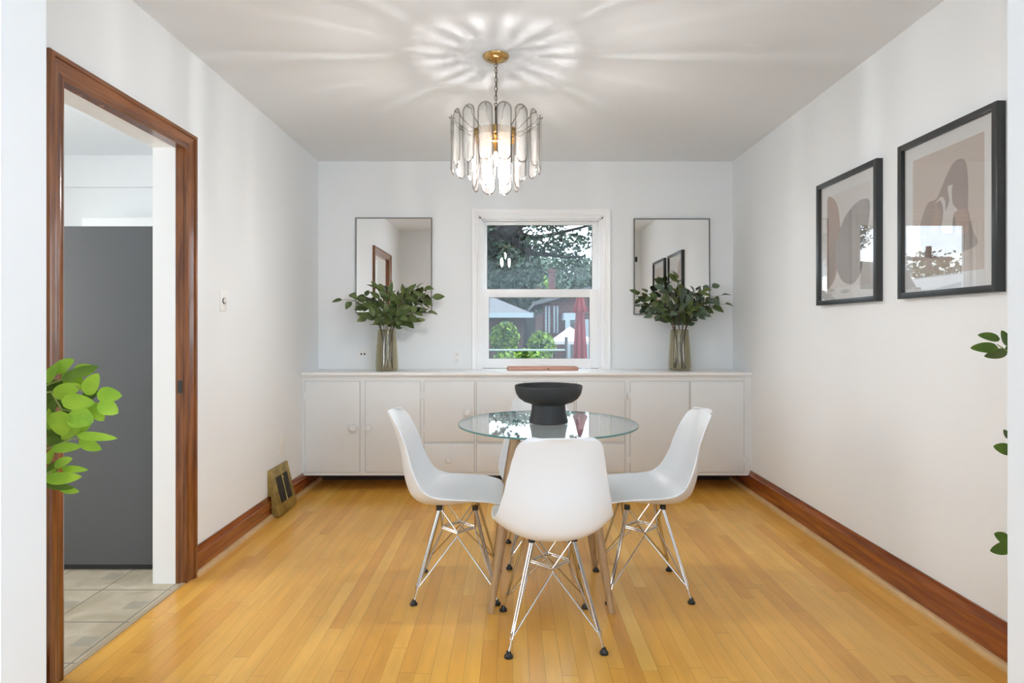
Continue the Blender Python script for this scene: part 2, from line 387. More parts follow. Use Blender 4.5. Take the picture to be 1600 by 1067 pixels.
# door frame
door = empty('door_1', (0, 0, 0), kind='structure')
cprof = [(0, 0), (0, .013), (.010, .017), (.018, .013), (.024, .013), (.052, .021), (.058, .021), (.060, .028), (.074, .028), (.078, .024), (.078, 0)]  # (across from inner edge, thickness)
ci0, ci1, cz = 2.072, 2.848, 2.070
def casing_leg(name, y, sg):
    b = NB(); prof = cprof
    A = []; B = []
    for (u, th) in prof:
        A.append(b.verts.new((XL+th, y+sg*u, 0))); B.append(b.verts.new((XL+th, y+sg*u, cz+u)))
    n = len(prof)
    for k in range(n): b.faces.new((A[k], A[(k+1) % n], B[(k+1) % n], B[k]))
    b.faces.new(A); b.faces.new(B)
    build(name, b, OAKV, parent=door, smooth=30)
casing_leg('door_casing', ci0, -1); casing_leg('door_casing', ci1, 1)
b = NB(); A = []; B = []
for (u, th) in cprof:
    A.append(b.verts.new((XL+th, ci0-u, cz+u))); B.append(b.verts.new((XL+th, ci1+u, cz+u)))
for k in range(len(cprof)): b.faces.new((A[k], A[(k+1) % len(cprof)], B[(k+1) % len(cprof)], B[k]))
b.faces.new(A); b.faces.new(B)
build('door_casing_head', b, OAKH, parent=door, smooth=30)
b = NB()
box(b, XL-.036, XL, DY0, DY0+.02, 0, DZ); box(b, XL-.036, XL, DY1-.02, DY1, 0, DZ); box(b, XL-.036, XL, DY0, DY1, DZ-.022, DZ)
build('door_jamb', b, OAKV, parent=door, smooth=0)
b = NB()
box(b, XLO-.004, XL-.036, DY0, DY0+.018, 0, DZ); box(b, XLO-.004, XL-.036, DY1-.022, DY1, 0, DZ); box(b, XLO-.004, XL-.036, DY0, DY1, DZ-.020, DZ)
build('painted_jamb', b, TRIMW, parent=door, smooth=0, label='white painted inner jamb')
b = NB(); box(b, XL-.026, XL-.006, DY1-.0225, DY1-.019, .905, .965); build('strike_plate', b, DARKSLOT, parent=door)

# window
win = empty('window_1', (0, 0, 0), kind='structure')
wprof = [(0, 0), (0, .012), (.012, .016), (.018, .012), (.030, .012), (.036, .018), (.054, .022), (.060, .018), (.060, 0)]
def wcase(b, x, sg):
    A = []; B = []
    for u, th in wprof:
        A.append(b.verts.new((x+sg*u, YB-th, CZ))); B.append(b.verts.new((x+sg*u, YB-th, WZ1-.006+u)))
    n = len(wprof)
    for k in range(n): b.faces.new((A[k], A[(k+1) % n], B[(k+1) % n], B[k]))
    b.faces.new(A); b.faces.new(B)
b = NB(); wcase(b, WX0+.006, -1); wcase(b, WX1-.006, 1)
A = []; B = []
for u, th in wprof:
    A.append(b.verts.new((WX0+.006-u, YB-th, WZ1-.006+u))); B.append(b.verts.new((WX1-.006+u, YB-th, WZ1-.006+u)))
for k in range(len(wprof)): b.faces.new((A[k], A[(k+1) % len(wprof)], B[(k+1) % len(wprof)], B[k]))
build('window_casing', b, TRIMW, parent=win, smooth=25)
b = NB()
for (x0, x1) in ((WX0, WX0+.022), (WX1-.022, WX1)): box(b, x0, x1, YB-.002, YB+.19, CZ, WZ1, bev=.002)
box(b, WX0, WX1, YB-.002, YB+.19, WZ1-.022, WZ1, bev=.002)
for (x0, x1) in ((WX0+.022, WX0+.036), (WX1-.036, WX1-.022)): box(b, x0, x1, YB+.02, YB+.045, CZ, WZ1-.022, bev=.002)
box(b, WX0+.022, WX1-.022, YB+.02, YB+.045, WZ1-.034, WZ1-.022, bev=.002)
build('window_frame', b, TRIMW, parent=win, smooth=25)
def sash(name, x0, x1, z0, z1, gx0, gx1, gz0, gz1, y0, y1):
    b = NB()
    box(b, x0, gx0, y0, y1, z0, z1, bev=.003); box(b, gx1, x1, y0, y1, z0, z1, bev=.003)
    box(b, gx0-.001, gx1+.001, y0+.001, y1-.001, z0, gz0, bev=.003); box(b, gx0-.001, gx1+.001, y0+.001, y1-.001, gz1, z1, bev=.003)
    o = build(name, b, TRIMW, parent=win, smooth=25)
    b = NB(); box(b, gx0-.002, gx1+.002, (y0+y1)/2-.002, (y0+y1)/2+.002, gz0-.002, gz1+.002); build('glass_pane', b, PANE, parent=o, smooth=0)
    # dark glazing gasket
    b = NB(); g = .003; ym = (y0+y1)/2
    box(b, gx0-.001, gx0+g, ym-.006, ym-.0025, gz0, gz1); box(b, gx1-g*1.6, gx1+.001, ym-.006, ym-.0025, gz0, gz1); box(b, gx0, gx1, ym-.006, ym-.0025, gz0, gz0+g*.8); box(b, gx0, gx1, ym-.006, ym-.0025, gz1-g*.8, gz1)
    build('gasket', b, pbr('grey_gasket', (.10, .11, .12), .5), parent=o, smooth=0)
sash('lower_sash', WX0+.036, WX1-.036, CZ+.004, 1.534, -.194, .627, .968, 1.468, YB+.045, YB+.08)
sash('upper_sash', WX0+.030, WX1-.030, 1.49, WZ1-.022, -.211, .654, 1.53, 2.064, YB+.09, YB+.125)
b = NB(); box(b, .18, .27, YB+.032, YB+.045, .925, .935, bev=.003); build('sash_lift', b, TRIMW, parent=win)
b = NB(); box(b, .18, .24, YB+.05, YB+.085, 1.534, 1.55, bev=.004); build('sash_lock', b, pbr('lock_metal', (.25, .25, .25), .4), parent=win)

# ------------------------------------------------------------------ built-in sideboard
side = empty('built_in_sideboard', (0, CF, .12), label='long white painted built-in sideboard with round knobs under the window', cat='sideboard')
def Bs(name, bm, m, parent=side, **k):
    for v in bm.verts: v.co -= Vector((0, CF, .12))
    return build(name, bm, m, parent=parent, **k)
FY = CF+.025
b = NB(); box(b, XL, XR, FY, YB, .12, CZ-.022); Bs('carcass', b, CAB, smooth=0)
b = NB(); box(b, XL, XR, CF, YB, CZ-.022, CZ, bev=.004); box(b, WX0+.024, WX1-.024, YB-.01, YB+.05, CZ-.022, CZ-.0005)
Bs('worktop', b, pbr('worktop_paint', (.92, .93, .94), .3, spec=.5), smooth=25)
def pxX(px): return (px-CX)/210.0
def pxZ(py): return HC-(py-CY)/210.0
def door_front(name, x0, x1, z0, z1, kx, kz, hinge=None):
    b = NB(); box(b, x0-.004, x1+.004, FY-.0015, FY+.001, z0-.004, z1+.004, mat=1); box(b, x0, x1, FY-.008, FY, z0, z1, bev=.003)
    o = Bs(name, b, [CAB, CABGAP], smooth=25)
    b = NB()
    prof = [(0.0095, 0), (.010, .010), (.0265, .014), (.029, .019), (.0265, .023), (.021, .0235), (.019, .020), (.012, .0195), (0, .0205)]
    lathe(b, prof, n=32)
    R = Matrix.Translation((kx, FY-.008, kz)) @ Matrix.Rotation(PI/2, 4, 'X')
    for v in b.verts: v.co = R @ v.co
    for v in b.verts: v.co -= Vector((0, CF, .12))
    build('knob', b, KNOB, parent=o)
    if hinge is not None:
        for zz in (z0+.07, z1-.13):
            b = NB(); box(b, hinge-.010, hinge+.010, FY-.0115, FY-.001, zz, zz+.05, bev=.0015); box(b, hinge-.003, hinge+.003, FY-.014, FY-.006, zz, zz+.05)
            for v in b.verts: v.co -= Vector((0, CF, .12))
            build('hinge', b, CAB, parent=o)
ZB, ZT = pxZ(737.5), pxZ(596)
door_front('cabinet_door', pxX(477), pxX(562), ZB, ZT, pxX(553), pxZ(667), pxX(475.5))
door_front('cabinet_door', pxX(571), pxX(656), ZB, ZT, pxX(577), pxZ(667), pxX(658))
door_front('cabinet_door', pxX(985), pxX(1076), ZB, ZT, pxX(1064), pxZ(667), pxX(983))
door_front('cabinet_door', pxX(1079), pxX(1162), ZB, ZT, pxX(1090), pxZ(667), pxX(1164))
for i, (a, c_) in enumerate(((663, 741), (745, 818), (821, 897), (901, 976))):
    kx = (730, 756, 886, 912)[i]
    door_front('cupboard_door', pxX(a), pxX(c_), pxZ(690), ZT, pxX(kx), pxZ(643), (pxX(a)-.007, None, None, pxX(c_)+.007)[i])
for i, (a, c_) in enumerate(((663, 741), (745, 818), (821, 897), (901, 976))):
    door_front('drawer', pxX(a), pxX(c_), ZB, pxZ(693.5), pxX((a+c_)/2), pxZ(717))

# ------------------------------------------------------------------ mirrors
def mirror(x0, x1, z0, z1, label):
    t = empty('wall_mirror', ((x0+x1)/2, YB, z0), label=label, cat='mirror', group='mirrors beside the window')
    w = (x1-x0)/2; h = z1-z0; f = .008
    b = NB(); box(b, -w, -w+f, -.022, 0, 0, h); box(b, w-f, w, -.022, 0, 0, h); box(b, -w+f, w-f, -.022, 0, 0, f); box(b, -w+f, w-f, -.022, 0, h-f, h)
    build('mirror_frame', b, MFRAME, parent=t, smooth=0)
    b = NB(); box(b, -w+f, w-f, -.016, -.002, f, h-f); build('mirror_glass', b, MIRROR, parent=t, smooth=0)
mirror(-1.262, -.648, 1.338, 2.105, 'rectangular wall mirror left of the window reflecting the brown door casing')
mirror(.974, 1.585, 1.325, 2.098, 'rectangular wall mirror right of the window reflecting the framed prints')

# ------------------------------------------------------------------ framed prints
def picture(y0, y1, z0, z1, label):
    t = empty('framed_print', (XR, (y0+y1)/2, z0), label=label, cat='framed picture', group='framed prints on the right wall')
    w = (y1-y0)/2; h = z1-z0; f = .026
    b = NB()
    for (a0, a1, c0, c1) in ((-w, -w+f, 0, h), (w-f, w, 0, h), (-w+f, w-f, 0, f), (-w+f, w-f, h-f, h)): box(b, -.032, 0, a0, a1, c0, c1, bev=.0012)
    build('frame', b, FRAMEB, parent=t, smooth=25)
    b = NB(); box(b, -.014, -.004, -w+f, w-f, f, h-f); build('mat_board', b, MAT_W, parent=t, smooth=0)
    b = NB(); box(b, -.021, -.0185, -w+f, w-f, f, h-f); build('glazing', b, PICGLASS, parent=t, smooth=0)
    return t, w, h
def smoothpoly(pts, n=8):
    out = []; m = len(pts)
    for i in range(m):
        p0, p1, p2, p3 = [Vector((*pts[(i+k) % m], 0)) for k in (-1, 0, 1, 2)]
        for k in range(n):
            s = k/n
            q = .5*((2*p1)+(-p0+p2)*s+(2*p0-5*p1+4*p2-p3)*s*s+(-p0+3*p1-3*p2+p3)*s*s*s)
            out.append((q.x, q.y))
    return out
def art(t, shapes, x0, x1, z0, z1):
    """shapes drawn in 0..1 x 0..1 (x left->right as seen, z up); seen from the room, left is +Y"""
    b = NB(); mats = []
    for i, (poly, m) in enumerate(shapes):
        if m not in mats: mats.append(m)
        k = mats.index(m)
        d = .0145+.0003*i
        vs = [b.verts.new((-d, x1-(x1-x0)*min(1, max(0, u)), z0+(z1-z0)*min(1, max(0, v)))) for u, v in poly]
        b.faces.new(vs).material_index = k
    build('printed_sheet', b, mats, parent=t, smooth=0, recalc=False)
SQ = [(0, 0), (1, 0), (1, 1), (0, 1)]
t, w, h = picture(2.868, 3.4385, 1.344, 2.030, 'smaller-looking black framed print of overlapping brown and grey leaf shapes, farther from the camera')
art(t, [(SQ, PAPER_L),
        (smoothpoly([(0, .96), (.12, .98), (.27, .86), (.33, .6), (.30, .3), (.20, .1), (.08, .02), (0, .0), (0, .5)]), BLOB2),
        (smoothpoly([(.0, .35), (.1, .50), (.2, .62), (.22, .35), (.18, .12), (.05, .02), (0, .05)]), BLOB1),
        (smoothpoly([(.99, .80), (.82, .84), (.62, .80), (.42, .70), (.26, .52), (.22, .28), (.36, .08), (.62, .02), (.82, .14), (.88, .4), (.98, .62)]), BLOB3)],
    -w+.08, w-.09, .09, h-.085)
t, w, h = picture(2.153, 2.712, 1.345, 2.033, 'large black framed print of pale vases on a brown hill shape, nearest the camera')
art(t, [(SQ, PAPER),
        (smoothpoly([(.12, .30), (.13, .46), (.24, .60), (.37, .62), (.50, .76), (.62, .86), (.76, .84), (.80, .66), (.80, .45), (.86, .30), (.90, .18), (.5, .14), (.2, .16)]), BLOB1),
        (smoothpoly([(.28, .34), (.40, .36), (.42, .46), (.38, .56), (.40, .60), (.33, .60), (.35, .52), (.31, .44)]), BLOB2),
        (smoothpoly([(.46, .33), (.66, .33), (.68, .46), (.60, .54), (.59, .66), (.61, .68), (.53, .68), (.55, .56), (.47, .46)]), INKL),
        (smoothpoly([(.62, .30), (.80, .30), (.80, .46), (.62, .46)]), BLOB2),
        (smoothpoly([(.36, .58), (.44, .62), (.50, .56), (.48, .40), (.44, .36), (.47, .50), (.43, .59)]), INKL),
        (smoothpoly([(.60, .32), (.63, .32), (.64, .42), (.61, .42)]), INKD)],
    -w+.08, w-.08, .09, h-.085)

# ------------------------------------------------------------------ wall plates and register
def knob_switch():
    t = empty('dimmer_switch', (XL, 3.235, 1.362), label='white dimmer switch plate with round knob on the left wall', cat='light switch')
    b = NB(); box(b, 0, .005, -.035, .035, -.058, .058, bev=.002); build('cover_plate', b, WPLAST, parent=t)
    b = NB(); lathe(b, [(.0165, .0), (.0165, .004)], n=24, mat=1); lathe(b, [(.0135, .004), (.0125, .018), (0, .019)], n=24)
    for v in b.verts: v.co = Vector((v.co.z+.005, v.co.y, v.co.x))
    build('knob', b, [WPLAST, DARKSLOT], parent=t)
knob_switch()
t = empty('wall_outlet', (XL, 4.056, .425), label='white outlet plate low on the left wall above the brass register', cat='outlet')
b = NB(); box(b, 0, .005, -.035, .035, -.058, .058, bev=.002); build('cover_plate', b, WPLAST, parent=t)
for z in (-.02, .02):
    b = NB(); box(b, .004, .0075, -.013, .013, z-.013, z+.013, bev=.001); build('socket', b, WPLAST, parent=t)
t = empty('wall_outlet', (-.447, YB, .982), label='white double outlet plate on back wall just left of the window', cat='outlet')
b = NB(); box(b, -.030, .030, -.005, 0, -.055, .055, bev=.002); build('cover_plate', b, WPLAST, parent=t)
for z in (-.024, .024):
    b = NB(); box(b, -.014, .014, -.008, -.004, z-.015, z+.015, bev=.001); box(b, -.008, -.005, -.0085, -.007, z+.001, z+.009, mat=1); box(b, .005, .008, -.0085, -.007, z+.001, z+.009, mat=1); box(b, -.002, .002, -.0085, -.007, z-.010, z-.005, mat=1)
    box(b, -.011, -.008, -.0085, -.007, z-.010, z-.007, mat=1); box(b, .008, .011, -.0085, -.007, z-.010, z-.007, mat=1)
    build('socket', b, [WPLAST, DARKSLOT], parent=t, smooth=0)
t = empty('cable_jack', (-1.207, YB, 1.008), label='small flush white jack plate with two dark holes behind the left vase', cat='wall jack')
b = NB(); box(b, -.058, .058, -.004, 0, -.036, .036, bev=.0015); build('cover_plate', b, WPLAST, parent=t)
for x in (-.012, .014):
    b = NB(); box(b, x-.006, x+.006, -.0055, -.0035, -.008, .008, bev=.001); build('port', b, DARKSLOT, parent=t)
t = empty('door_chime', (1.70, 1.35, 2.17), label='small dark box on archway wall seen only in the right mirror', cat='chime')
b = NB(); box(b, -.02, .02, 0, .02, -.035, .035, bev=.003); build('housing', b, DARKSLOT, parent=t)

reg = empty('floor_register', (XL, 3.975, 0), label='brass return air register with dark grille leaning against the left baseboard', cat='register')
b = NB(); z0, z1 = .012, .304
ya, yb = -.152, .152
P0 = [(0.040, z0), (.077, z0), (.080, z0+.012), (.014, z1-.004), (.010, z1), (0.0, z1), (0, .14), (.024, .138), (.026, .03)]
prism(b, P0, lambda u, v, w: Vector((u, ya+w, v)), yb-ya); bmesh.ops.bevel(b, geom=list(b.edges), offset=.0018, segments=1, affect='EDGES')
build('housing', b, ABRASS, parent=reg, smooth=30)
def face_pt(s, q, off=0):     # s along y 0..1, q up 0..1 on sloping front face
    a = Vector((.080, 0, z0+.012)); c = Vector((.014, 0, z1-.004)); p = a.lerp(c, q); n = Vector((c.z-a.z, 0, a.x-c.x)).normalized()
    return Vector((p.x, ya+(yb-ya)*s, p.z))+n*off
for (s0, s1) in ((.19, .49), (.535, .82)):
    b = NB(); q0, q1 = .20, .80
    vs = [b.verts.new(face_pt(s, q, .0012)) for s, q in ((s0, q0), (s1, q0), (s1, q1), (s0, q1))]; b.faces.new(vs)
    r = bmesh.ops.extrude_face_region(b, geom=list(b.faces)); bmesh.ops.translate(b, vec=(-.002, 0, 0), verts=[g_ for g_ in r['geom'] if isinstance(g_, bmesh.types.BMVert)])
    k = 20
    for i in range(1, k):
        q = q0+(q1-q0)*i/k
        tube(b, [face_pt(s0, q, .002), face_pt(s1, q, .002)], .0013, 4, mat=1)
    for i in range(1, 7):
        s = s0+(s1-s0)*i/7
        tube(b, [face_pt(s, q0, .002), face_pt(s, q1, .002)], .0010, 4, mat=1)
    build('grille', b, [GRILLE, pbr('grille_wire', (.04, .03, .02), .5)], parent=reg, smooth=0)
b = NB(); tube(b, [face_pt(.512, .18, .003), face_pt(.512, .83, .003)], .004, 8); box(b, .026, .044, .0, .014, .222, .232, bev=.002)
build('damper_lever', b, ABRASS, parent=reg)

# ------------------------------------------------------------------ fridge and cupboard in the kitchen
fr = empty('refrigerator', (-2.15, 2.995, 0), label='dark grey side of a tall refrigerator seen through the doorway', cat='refrigerator')
b = NB(); box(b, -.38, .353, 0, .70, .03, 1.725, bev=.004); build('cabinet_body', b, FRIDGE, parent=fr)
b = NB(); box(b, -.45, -.388, 0.002, .698, .62, 1.72, bev=.006); build('upper_door', b, FRIDGE, parent=fr)
b = NB(); box(b, -.45, -.388, 0.002, .698, .05, .61, bev=.006); build('freezer_drawer', b, FRIDGE, parent=fr)
b = NB(); box(b, .354, .366, .01, .69, .10, 1.70); build('rear_panel', b, FRIDGE2, parent=fr, smooth=0)
b = NB(); box(b, -.34, .33, .02, .66, 0.0, .03); build('base_grille', b, FRIDGE2, parent=fr, smooth=0)
cb = empty('kitchen_cupboard', (-2.44, 4.69, 1.5), label='white overhead cupboard above and behind the refrigerator', cat='cupboard')
b = NB(); box(b, -.725, .725, -.29, 0, 0, .536); build('cupboard_body', b, WALL, parent=cb, smooth=0)
for x in (-.715, .02):
    b = NB(); box(b, x-.004, x+.695+.004, -.292, -.289, .01, .53, mat=1); box(b, x, x+.695, -.306, -.29, .014, .526, bev=.003); build('cupboard_door', b, [WALL, CABGAP], parent=cb)

# ------------------------------------------------------------------ chairs
def lerp_tab(tab, t):
    for (a, va), (c, vc) in zip(tab, tab[1:]):
        if t <= c:
            s = (t-a)/(c-a) if c > a else 0; s = s*s*(3-2*s)*.35+s*.65
            return va+(vc-va)*s
    return tab[-1][1]
def catmull(pts, n):
    P = [Vector((*p, 0)) for p in pts]; P = [2*P[0]-P[1]]+P+[2*P[-1]-P[-2]]
    out = []
    m = len(pts)-1
    for k in range(n+1):
        s = k/n*m; i = min(int(s), m-1); s -= i
        p0, p1, p2, p3 = P[i:i+4]
        q = .5*((2*p1)+(-p0+p2)*s+(2*p0-5*p1+4*p2-p3)*s*s+(-p0+3*p1-3*p2+p3)*s*s*s)
        out.append((q.x, q.y))
    return out
# centre line (x forward, z)
CL = [(.232, .418), (.222, .440), (.195, .450), (.14, .447), (.06, .432), (-.02, .419), (-.10, .413), (-.165, .422), (-.208, .452), (-.232, .505), (-.246, .57), (-.256, .64), (-.270, .70), (-.288, .757), (-.310, .81), (-.326, .832)]
def shell_mesh():
    nv, nu = 72, 32
    cl = catmull(CL, nv)
    ln = [0]
    for p, q in zip(cl, cl[1:]): ln.append(ln[-1]+math.dist(p, q))
    T = ln[-1]
    # half width and wrap against fraction of length
    wt_ = [(0, .150), (.02, .178), (.05, .198), (.10, .212), (.22, .226), (.36, .232), (.46, .230), (.54, .222), (.62, .208), (.72, .190), (.82, .172), (.90, .158), (.95, .146), (.98, .130), (1, .098)]
    ec_ = [(0, .212, .425), (.05, .205, .445), (.12, .175, .458), (.22, .11, .470), (.36, .01, .477), (.46, -.075, .484), (.54, -.128, .505), (.62, -.163, .550), (.70, -.190, .612), (.78, -.210, .68), (.86, -.237, .745), (.93, -.264, .795), (1, -.290, .825)]
    fine = [catmull([(q[0], q[j]) for q in ec_], 240) for j in (1, 2)]
    def edge_at(f):
        return tuple(min(t, key=lambda q: abs(q[0]-f))[1] for t in fine)
    b = NB(); grid = []
    for i, (x, z) in enumerate(cl):
        f = ln[i]/T
        ex, ez = edge_at(f); hw = lerp_tab(wt_, f)
        row = []
        for k in range(nu+1):
            u = -1+2*k/nu
            uu = math.sin(u*PI/2*.96)/math.sin(PI/2*.96)*.35+u*.65
            c_ = abs(uu)**2.5
            row.append(b.verts.new((x+(ex-x)*c_, uu*hw, z+(ez-z)*c_)))
        grid.append(row)
    for i in range(nv):
        for k in range(nu): b.faces.new((grid[i][k], grid[i][k+1], grid[i+1][k+1], grid[i+1][k]))
    return b
def cyl_between(b, p, q, r, n=8, mat=0): tube(b, [p, q], r, n, mat)
def make_chair(label):
    root = empty('dining_chair', (0, 0, 0), label=label, cat='chair', group='white moulded chairs around the table')
    b = shell_mesh()
    sh = build('seat_shell', b, SHELL, parent=root, smooth=180)
    s = sh.modifiers.new('thick', 'SOLIDIFY'); s.thickness = .006; s.offset = -1; s.use_rim = True
    bv = sh.modifiers.new('round', 'BEVEL'); bv.width = .0024; bv.segments = 2; bv.limit_method = 'ANGLE'; bv.angle_limit = math.radians(50)
    R = .0038; zc = .278; cr_ = .078; mz = .392
    C4 = [Vector((cr_, 0, zc)), Vector((0, cr_, zc)), Vector((-cr_, 0, zc)), Vector((0, -cr_, zc))]
    for (sx, sy) in ((1, 1), (-1, 1), (-1, -1), (1, -1)):
        mt = Vector((sx*.082, sy*.082, mz)); ft = Vector((sx*.183, sy*.178, .012)); jt = Vector((sx*.172, sy*.167, .060))
        off = Vector((sx*.004, -sy*.004, 0))
        b = NB()
        cyl_between(b, mt+off, jt+off*.9, R); cyl_between(b, mt-off, jt-off*.9, R)
        tube(b, [jt+Vector((0, 0, .02)), jt-Vector((0, 0, .006)), ft], .0046, 8)
        ca = C4[0] if sx > 0 else C4[2]; cb_ = C4[1] if sy > 0 else C4[3]
        for c_ in (ca, cb_):
            d = (c_-jt).normalized()
            tube(b, [jt-Vector((0, 0, .004)), jt+d*.012, c_+Vector((0, 0, -.012))*1, c_+Vector((0, 0, -.004))], .0034, 8)
        lg = build('leg', b, CHROME, parent=root)
        b = NB(); lathe(b, [(.0085, .022), (.0095, .014), (.0165, .007), (.0165, 0)], c=(ft.x, ft.y, 0), n=20); build('foot_glide', b, RUBBER, parent=lg)
        b = NB(); tube(b, [mt+Vector((0, 0, -.004)), mt+Vector((0, 0, .014))], .014, 16); build('mount', b, RUBBER, parent=root)
    b = NB()
    for i in range(4):
        A, B_ = C4[i], C4[(i+1) % 4]
        for dz in (0, .008):
            cyl_between(b, A+Vector((0, 0, dz)), B_+Vector((0, 0, dz)), .0034)
        nm = (A+B_)/2; mt = Vector((math.copysign(.078, nm.x), math.copysign(.078, nm.y), mz))
        cyl_between(b, mt, A+Vector((0, 0, .004)), .0032); cyl_between(b, mt, B_+Vector((0, 0, .004)), .0032)
    build('cross_brace', b, CHROME, parent=root)
    return root
def kids(o): return [c for c in bpy.data.objects if c.parent == o]
def copy_tree(o, parent=None):
    c = o.copy(); COL.objects.link(c)
    if parent: c.parent = parent
    for ch in kids(o): copy_tree(ch, c)
    return c
chair = make_chair('white moulded chair seen from behind, nearest the camera')
chair.location = (.150, 2.40, 0); chair.rotation_euler[2] = PI/2+math.radians(4.0)
spots = [(-.253, 2.805, math.radians(0.5), 'white moulded chair on the left side of the glass table, facing right'),
         (.603, 2.815, math.radians(181.0), 'white moulded chair on the right side of the glass table, facing left'),
         (.158, 3.205, math.radians(-89), 'white moulded chair on the far side of the table, mostly hidden by the near chair')]
for x, y, a, lb in spots:
    c_ = copy_tree(chair); c_.location = (x, y, 0); c_.rotation_euler[2] = a; c_['label'] = lb

# ------------------------------------------------------------------ table
TX, TY, TZ, TR = .164, 2.806, .772, .419
tb = empty('dining_table', (TX, TY, 0), label='round glass-topped table with four beech wood legs', cat='table')
b = NB(); lathe(b, [(0, TZ-.008), (TR-.002, TZ-.008), (TR, TZ-.006), (TR, TZ-.002), (TR-.002, TZ), (0, TZ)], n=128)
for f in b.faces:
    c_ = f.calc_center_median()
    f.material_index = 1 if math.hypot(c_.x, c_.y) > TR-.004 else 0
build('glass_top', b, [TOPGLASS, TOPEDGE], parent=tb, smooth=30)
for (sx, sy) in ((1, 1), (-1, 1), (-1, -1), (1, -1)):
    a = Vector((sx*.145, sy*.145, TZ-.030)); f_ = Vector((sx*.258, sy*.258, 0.0))
    b = NB(); pts = []; rs = []
    for k in range(13):
        s = k/12; pts.append(a.lerp(f_, s)); rs.append(.0195+.0060*math.sin(min(1, s/.55)*PI/2)*(1 if s < .55 else 1) - (0 if s < .35 else (s-.35)/.65*.0115))
    tube(b, pts, rs, 20)
    for v in b.verts: v.co.z = max(v.co.z, 0)
    build('leg', b, BEECH, parent=tb)
b = NB()
for sx, sy in ((1, 1), (-1, 1)):
    tube(b, [(-sx*.163, -sy*.163, .655), (sx*.163, sy*.163, .655)], .006, 8)
build('support_frame', b, CHROME, parent=tb)
for (sx, sy) in ((1, 1), (-1, 1), (-1, -1), (1, -1)):
    b = NB(); lathe(b, [(.020, TZ-.032), (.020, TZ-.020), (.014, TZ-.0085)], c=(sx*.145, sy*.145, 0), n=20); build('glass_support_pad', b, RUBBER, parent=tb)

# bowl
b = NB()
prof = [(0, 0), (.088, 0), (.092, .004), (.091, .012), (.084, .035), (.080, .060), (.0785, .080), (.079, .086), (.090, .090), (.115, .098), (.138, .114), (.152, .135), (.158, .158), (.159, .172), (.157, .1745), (.153, .173), (.150, .160), (.143, .140), (.125, .122), (.09, .112), (0, .110)]
lathe(b, prof, n=96)
bw = build('pedestal_bowl', b, CERAMIC, smooth=40, label='matte black pedestal bowl standing on the glass table', cat='bowl'); bw.location = (.1685, 2.812, TZ)

# tray on the worktop
tr = NB(); box(tr, -.275, .275, -.08, .08, 0, .012, bev=.004)
for (x0, x1, y0, y1) in ((-.275, .275, -.08, -.07), (-.275, .275, .07, .08), (-.275, -.265, -.08, .08), (.265, .275, -.08, .08)): box(tr, x0, x1, y0, y1, .006, .027, bev=.003)
o = build('serving_tray', tr, COPPER, label='long low rose copper tray on the sideboard under the window', cat='tray'); o.location = (.232, 4.70, CZ)
b = NB(); box(b, .036, .050, -.083, -.079, .010, .020, bev=.001); build('tray_handle_peg', b, DBRASS, parent=o)

# ------------------------------------------------------------------ leaves
def add_leaf(b, base, d, up, L, W, fold=.18, droop=.15, mat=0, nseg=7, rp=.85):
    d = Vector(d).normalized(); up = Vector(up); side = d.cross(up)
    if side.length < 1e-4: side = d.orthogonal()
    side.normalize(); nrm = side.cross(d).normalized(); base = Vector(base)
    rows = []
    for i in range(nseg+1):
        s = i/nseg
        w = W/2*(math.sin(PI*s**.82)**rp if 0 < s < 1 else 0)*(1-.12*s)
        c_ = base+d*(L*s)-nrm*(droop*L*s*s)
        if w < 1e-5: rows.append([b.verts.new(c_)])
        else: rows.append([b.verts.new(c_+side*k*w+nrm*abs(k)*w*fold) for k in (-1, -.5, 0, .5, 1)])
    for A, B_ in zip(rows, rows[1:]):
        if len(A) == 1:
            for k in range(4): b.faces.new((A[0], B_[k], B_[k+1])).material_index = mat
        elif len(B_) == 1:
            for k in range(4): b.faces.new((A[k], A[k+1], B_[0])).material_index = mat
        else:
            for k in range(4): b.faces.new((A[k], A[k+1], B_[k+1], B_[k])).material_index = mat
def bez(p0, p1, p2, n):
    return [p0*(1-t)**2+p1*2*t*(1-t)+p2*t*t for t in [k/n for k in range(n+1)]]

